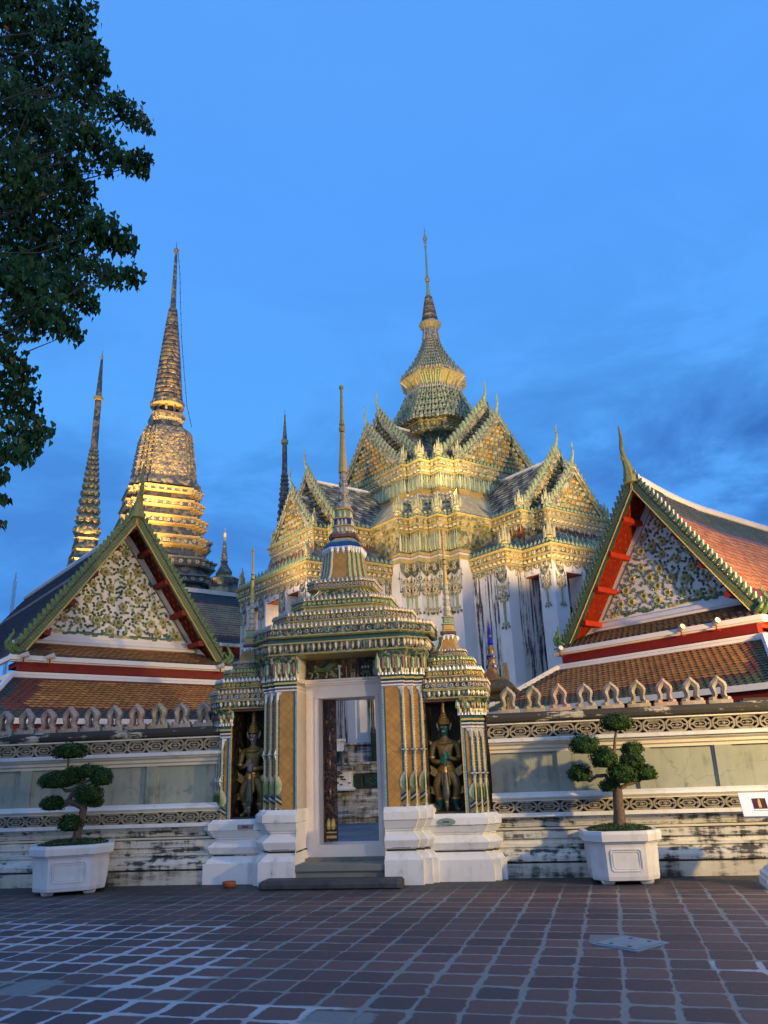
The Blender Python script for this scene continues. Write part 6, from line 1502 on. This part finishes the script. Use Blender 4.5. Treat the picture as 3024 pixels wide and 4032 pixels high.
m.T = lambda X, Y, Z: (X+2.6, Y-5.9, Z); m.prism([(-.9, 13.2), (.9, 13.2), (.75, 14.0), (.35, 14.9), (.08, 15.9), (-.08, 15.9), (-.35, 14.9), (-.75, 14.0)], -.4, .5, 'bronze_mosaic'); m.prism([(-.5, 13.2), (.5, 13.2), (.35, 14.0), (0, 14.6), (-.35, 14.0)], -.45, -.4, 'cream_mosaic'); m.build('niche_gable', CH)
def slim(name, loc, lab, rings_, r0, z0, rm, zm, rt_, zt, base, mat, tip='spire_bronze'):
    e = empty(name, loc, 0, lab, 'chedi')
    m = MB(); bands(m, base, R(28), 3, .12); m.build('base', e)
    m = MB(); z = z0; q = (rm/r0)**(1/rings_); tot = sum(q**k for k in range(rings_)); d0 = (zm-z0)/tot; r = r0; dz = d0
    for k in range(rings_):
        m.lathe([(r*.78, z), (r*.98, z+dz*.22), (r, z+dz*.5), (r*.92, z+dz*.76), (r*.76, z+dz)], mat, 16)
        spikes(m, [(r*.95*math.cos(6.2832*j/12), r*.95*math.sin(6.2832*j/12)) for j in range(12)], z+dz*.4, dz*.55, r*.52, mat, 0, None, fat=.4)
        z += dz; r *= q; dz *= q
    m.build('ringed_spire', e)
    zs = zm+(zt-zm)*.52
    m = MB(); m.lathe([(rm*.9, zm), (rm*.78, zs-.15), (rm*1.15, zs-.1, 'gold_trim'), (rm*1.2, zs+.1, 'gold_trim'), (rm*.75, zs+.2), (rt_, zt-.4), (rt_*1.2, zt-.35, 'gold_trim'), (rt_*1.4, zt-.2, 'gold_trim'), (rt_*.4, zt-.1), (.012, zt+.25)], tip, 10); m.build('finial', e)
slim('slim_chedi', (-24.05, 45, 0), 'slim petal-ringed chedi spire farthest left behind the left hall roof', 13, .80, 16.2, .26, 22.2, .075, 29.2, [(2.2, 5), (2.0, 11, 'dark_mosaic'), (1.5, 13, 'bronze_mosaic'), (1.35, 13.6, 'dark_mosaic'), (1.25, 13.9, 'gold_line'), (1.05, 14.5, 'bronze_mosaic'), (1.12, 14.6, 'gold_line'), (.88, 15.1, 'bronze_mosaic'), (.95, 15.25, 'gold_line'), (.78, 15.9, 'bronze_mosaic'), (.86, 16.0, 'gold_line'), (.7, 16.25, 'bronze_mosaic')], 'tower_gold_dim')
slim('slim_chedi', (-11.3, 45, 0), 'slim purplish chedi spire standing behind the left portico of the shrine', 10, .46, 15.6, .20, 19.4, .05, 23.6, [(1.4, 5), (1.2, 13, 'dark_mosaic'), (.7, 14.4, 'brown_scale'), (.62, 15.0, 'brown_scale'), (.5, 15.6, 'brown_scale')], 'brown_scale')
slim('slim_chedi', (-16.7, 50, 0), 'smallest dark chedi spire at the right foot of the great chedi', 9, .23, 15.25, .08, 16.9, .02, 17.6, [(1.9, 5), (1.7, 12.6, 'dark_mosaic'), (1.4, 12.9, 'bronze_mosaic'), (1.4, 13.1, 'dark_mosaic'), (1.0, 13.5, 'bronze_mosaic'), (1.1, 14.1, 'dark_mosaic'), (.55, 14.4, 'bronze_mosaic'), (.6, 14.6, 'dark_mosaic'), (.34, 15.0, 'bronze_mosaic'), (.22, 15.25, 'dark_mosaic')], 'dark_mosaic')
# mast far away on the left
m = MB(); m.tube([(0, 0, 0), (0, 0, 24)], [.14, .06], 'lamp_metal', 6)
for z in range(3, 24, 1): m.tube([(-.2, 0, z), (.2, 0, z+.5)], .03, 'lamp_metal', 4)
m.tube([(-.2, 0, 0), (-.18, 0, 23)], .04, 'lamp_metal', 4); m.tube([(.2, 0, 0), (.18, 0, 23)], .04, 'lamp_metal', 4)
tag(m.build('antenna_mast', None, loc=(-50.7, 80, 0)), 'thin far antenna mast against the sky at the left edge', 'mast')

# ================================================================ bodhi tree, upper left
TE = empty('bodhi_tree', (-9.6, 7.6, 0), 0, 'big heart-leaved tree overhanging the upper left corner', 'tree')
def ray(px, py): return (fwd+rr_*((px-1512)/F_PX)+u2*((2016-py)/F_PX))
CL = [(40, 30, 120), (150, 20, 100), (300, 40, 90), (90, 120, 120), (250, 130, 110), (330, 170, 70), (60, 260, 130), (200, 270, 120), (330, 260, 90), (380, 230, 55), (40, 400, 130), (170, 400, 120), (300, 370, 90), (390, 400, 70), (470, 415, 65), (530, 460, 55), (575, 490, 38),
      (60, 540, 130), (200, 530, 120), (320, 520, 90), (400, 560, 70), (480, 630, 62), (545, 650, 45), (560, 620, 38), (410, 640, 50), (60, 690, 130), (190, 680, 120), (290, 690, 80), (330, 740, 45), (60, 830, 130), (190, 830, 120), (300, 850, 90), (380, 900, 75), (450, 930, 65), (500, 960, 45), (60, 970, 130), (200, 980, 115), (310, 990, 80), (380, 1060, 60), (450, 1080, 50), (520, 1085, 42),
      (60, 1110, 120), (190, 1110, 100), (280, 1120, 70), (330, 1190, 55), (210, 1230, 70), (260, 1290, 55), (300, 1310, 32), (80, 1230, 90), (30, 1300, 60), (150, 1270, 60), (40, 1400, 55), (90, 1470, 50), (30, 1520, 60), (110, 1545, 45), (50, 1600, 60), (120, 1640, 50), (165, 1690, 38), (60, 1700, 60), (130, 1740, 50), (30, 1780, 55), (90, 1790, 40), (10, 1880, 30), (5, 1960, 22), (8, 2060, 12)]
rnd = random.Random(12); crown = MB(); limb = MB(); base = Vector((-9.6, 7.6, 0))
def at(px, py, Y): d = ray(px, py); t_ = Y/d.y; return Vector((0, 0, EYE))+d*t_-base
trunk_pts = [Vector((0, 0, 0)), Vector((.1, .1, 2.0)), Vector((.3, .3, 4.2)), Vector((.4, .5, 6.5)), Vector((.6, .6, 9.0)), Vector((.5, .7, 11.5))]
limb.tube(trunk_pts, [.42, .34, .28, .22, .14, .06], 'tree_bark', 10)
for (px, py, r) in CL:
    Y = rnd.uniform(7.2, 9.6); c = at(px, py, Y); s_ = r/F_PX*Y*1.12
    # limb from trunk to clump
    k = min(range(1, len(trunk_pts)), key=lambda i: abs(trunk_pts[i].z-(c.z-1.0))); a = trunk_pts[k]; mid = a.lerp(c, .55)+Vector((rnd.uniform(-.3, .3), rnd.uniform(-.5, .5), rnd.uniform(-.5, .5)))
    q_ = [a]+[a.lerp(mid, f)+Vector([rnd.uniform(-.13, .13) for _ in range(3)]) for f in (.35, .7)]+[mid]+[mid.lerp(c, f)+Vector([rnd.uniform(-.10, .10) for _ in range(3)]) for f in (.3, .6, .85)]+[c]
    limb.tube(q_, [.05, .035, .025, .018, .013, .009, .006, .003], 'tree_bark', 5)
    n = int((12+ r*r/30)*(1.0 if py < 1250 else .8))
    for i in range(n):
        v = Vector((rnd.gauss(0, .62), rnd.gauss(0, .8), rnd.gauss(0, .56)))
        if v.length > 1.5: v *= 1.3/v.length*rnd.random()**.4
        v.z = -abs(v.z)*.8 if v.z < 0 and rnd.random() < .5 else v.z+abs(v.x)*.12
        p = c+v*s_; L_ = rnd.uniform(.055, .088)
        dn = Vector((rnd.uniform(-.5, .5), rnd.uniform(-.5, .5), -1)).normalized(); sd = dn.cross(Vector((rnd.uniform(-1, 1), rnd.uniform(-1, 1), rnd.uniform(-.3, .3)))).normalized(); fo = sd.cross(dn)*L_*.12
        crown.add([p, p+sd*L_*.42-dn*L_*.10+fo, p+sd*L_*.50+dn*L_*.28+fo, p+sd*L_*.26+dn*L_*.66, p+dn*L_*1.25, p-sd*L_*.26+dn*L_*.66, p-sd*L_*.50+dn*L_*.28+fo, p-sd*L_*.42-dn*L_*.10+fo], [(0, 1, 2, 3, 4), (4, 5, 6, 7, 0)],
                  'tree_leaf' if rnd.random() < .86 else ('tree_leaf_pale' if rnd.random() < .85 else 'leaf_yellow'))
limb.build('trunk', TE); crown.build('crown', TE)
print('FACES', sum(len(o.data.polygons) for o in bpy.data.objects if o.type == 'MESH'))
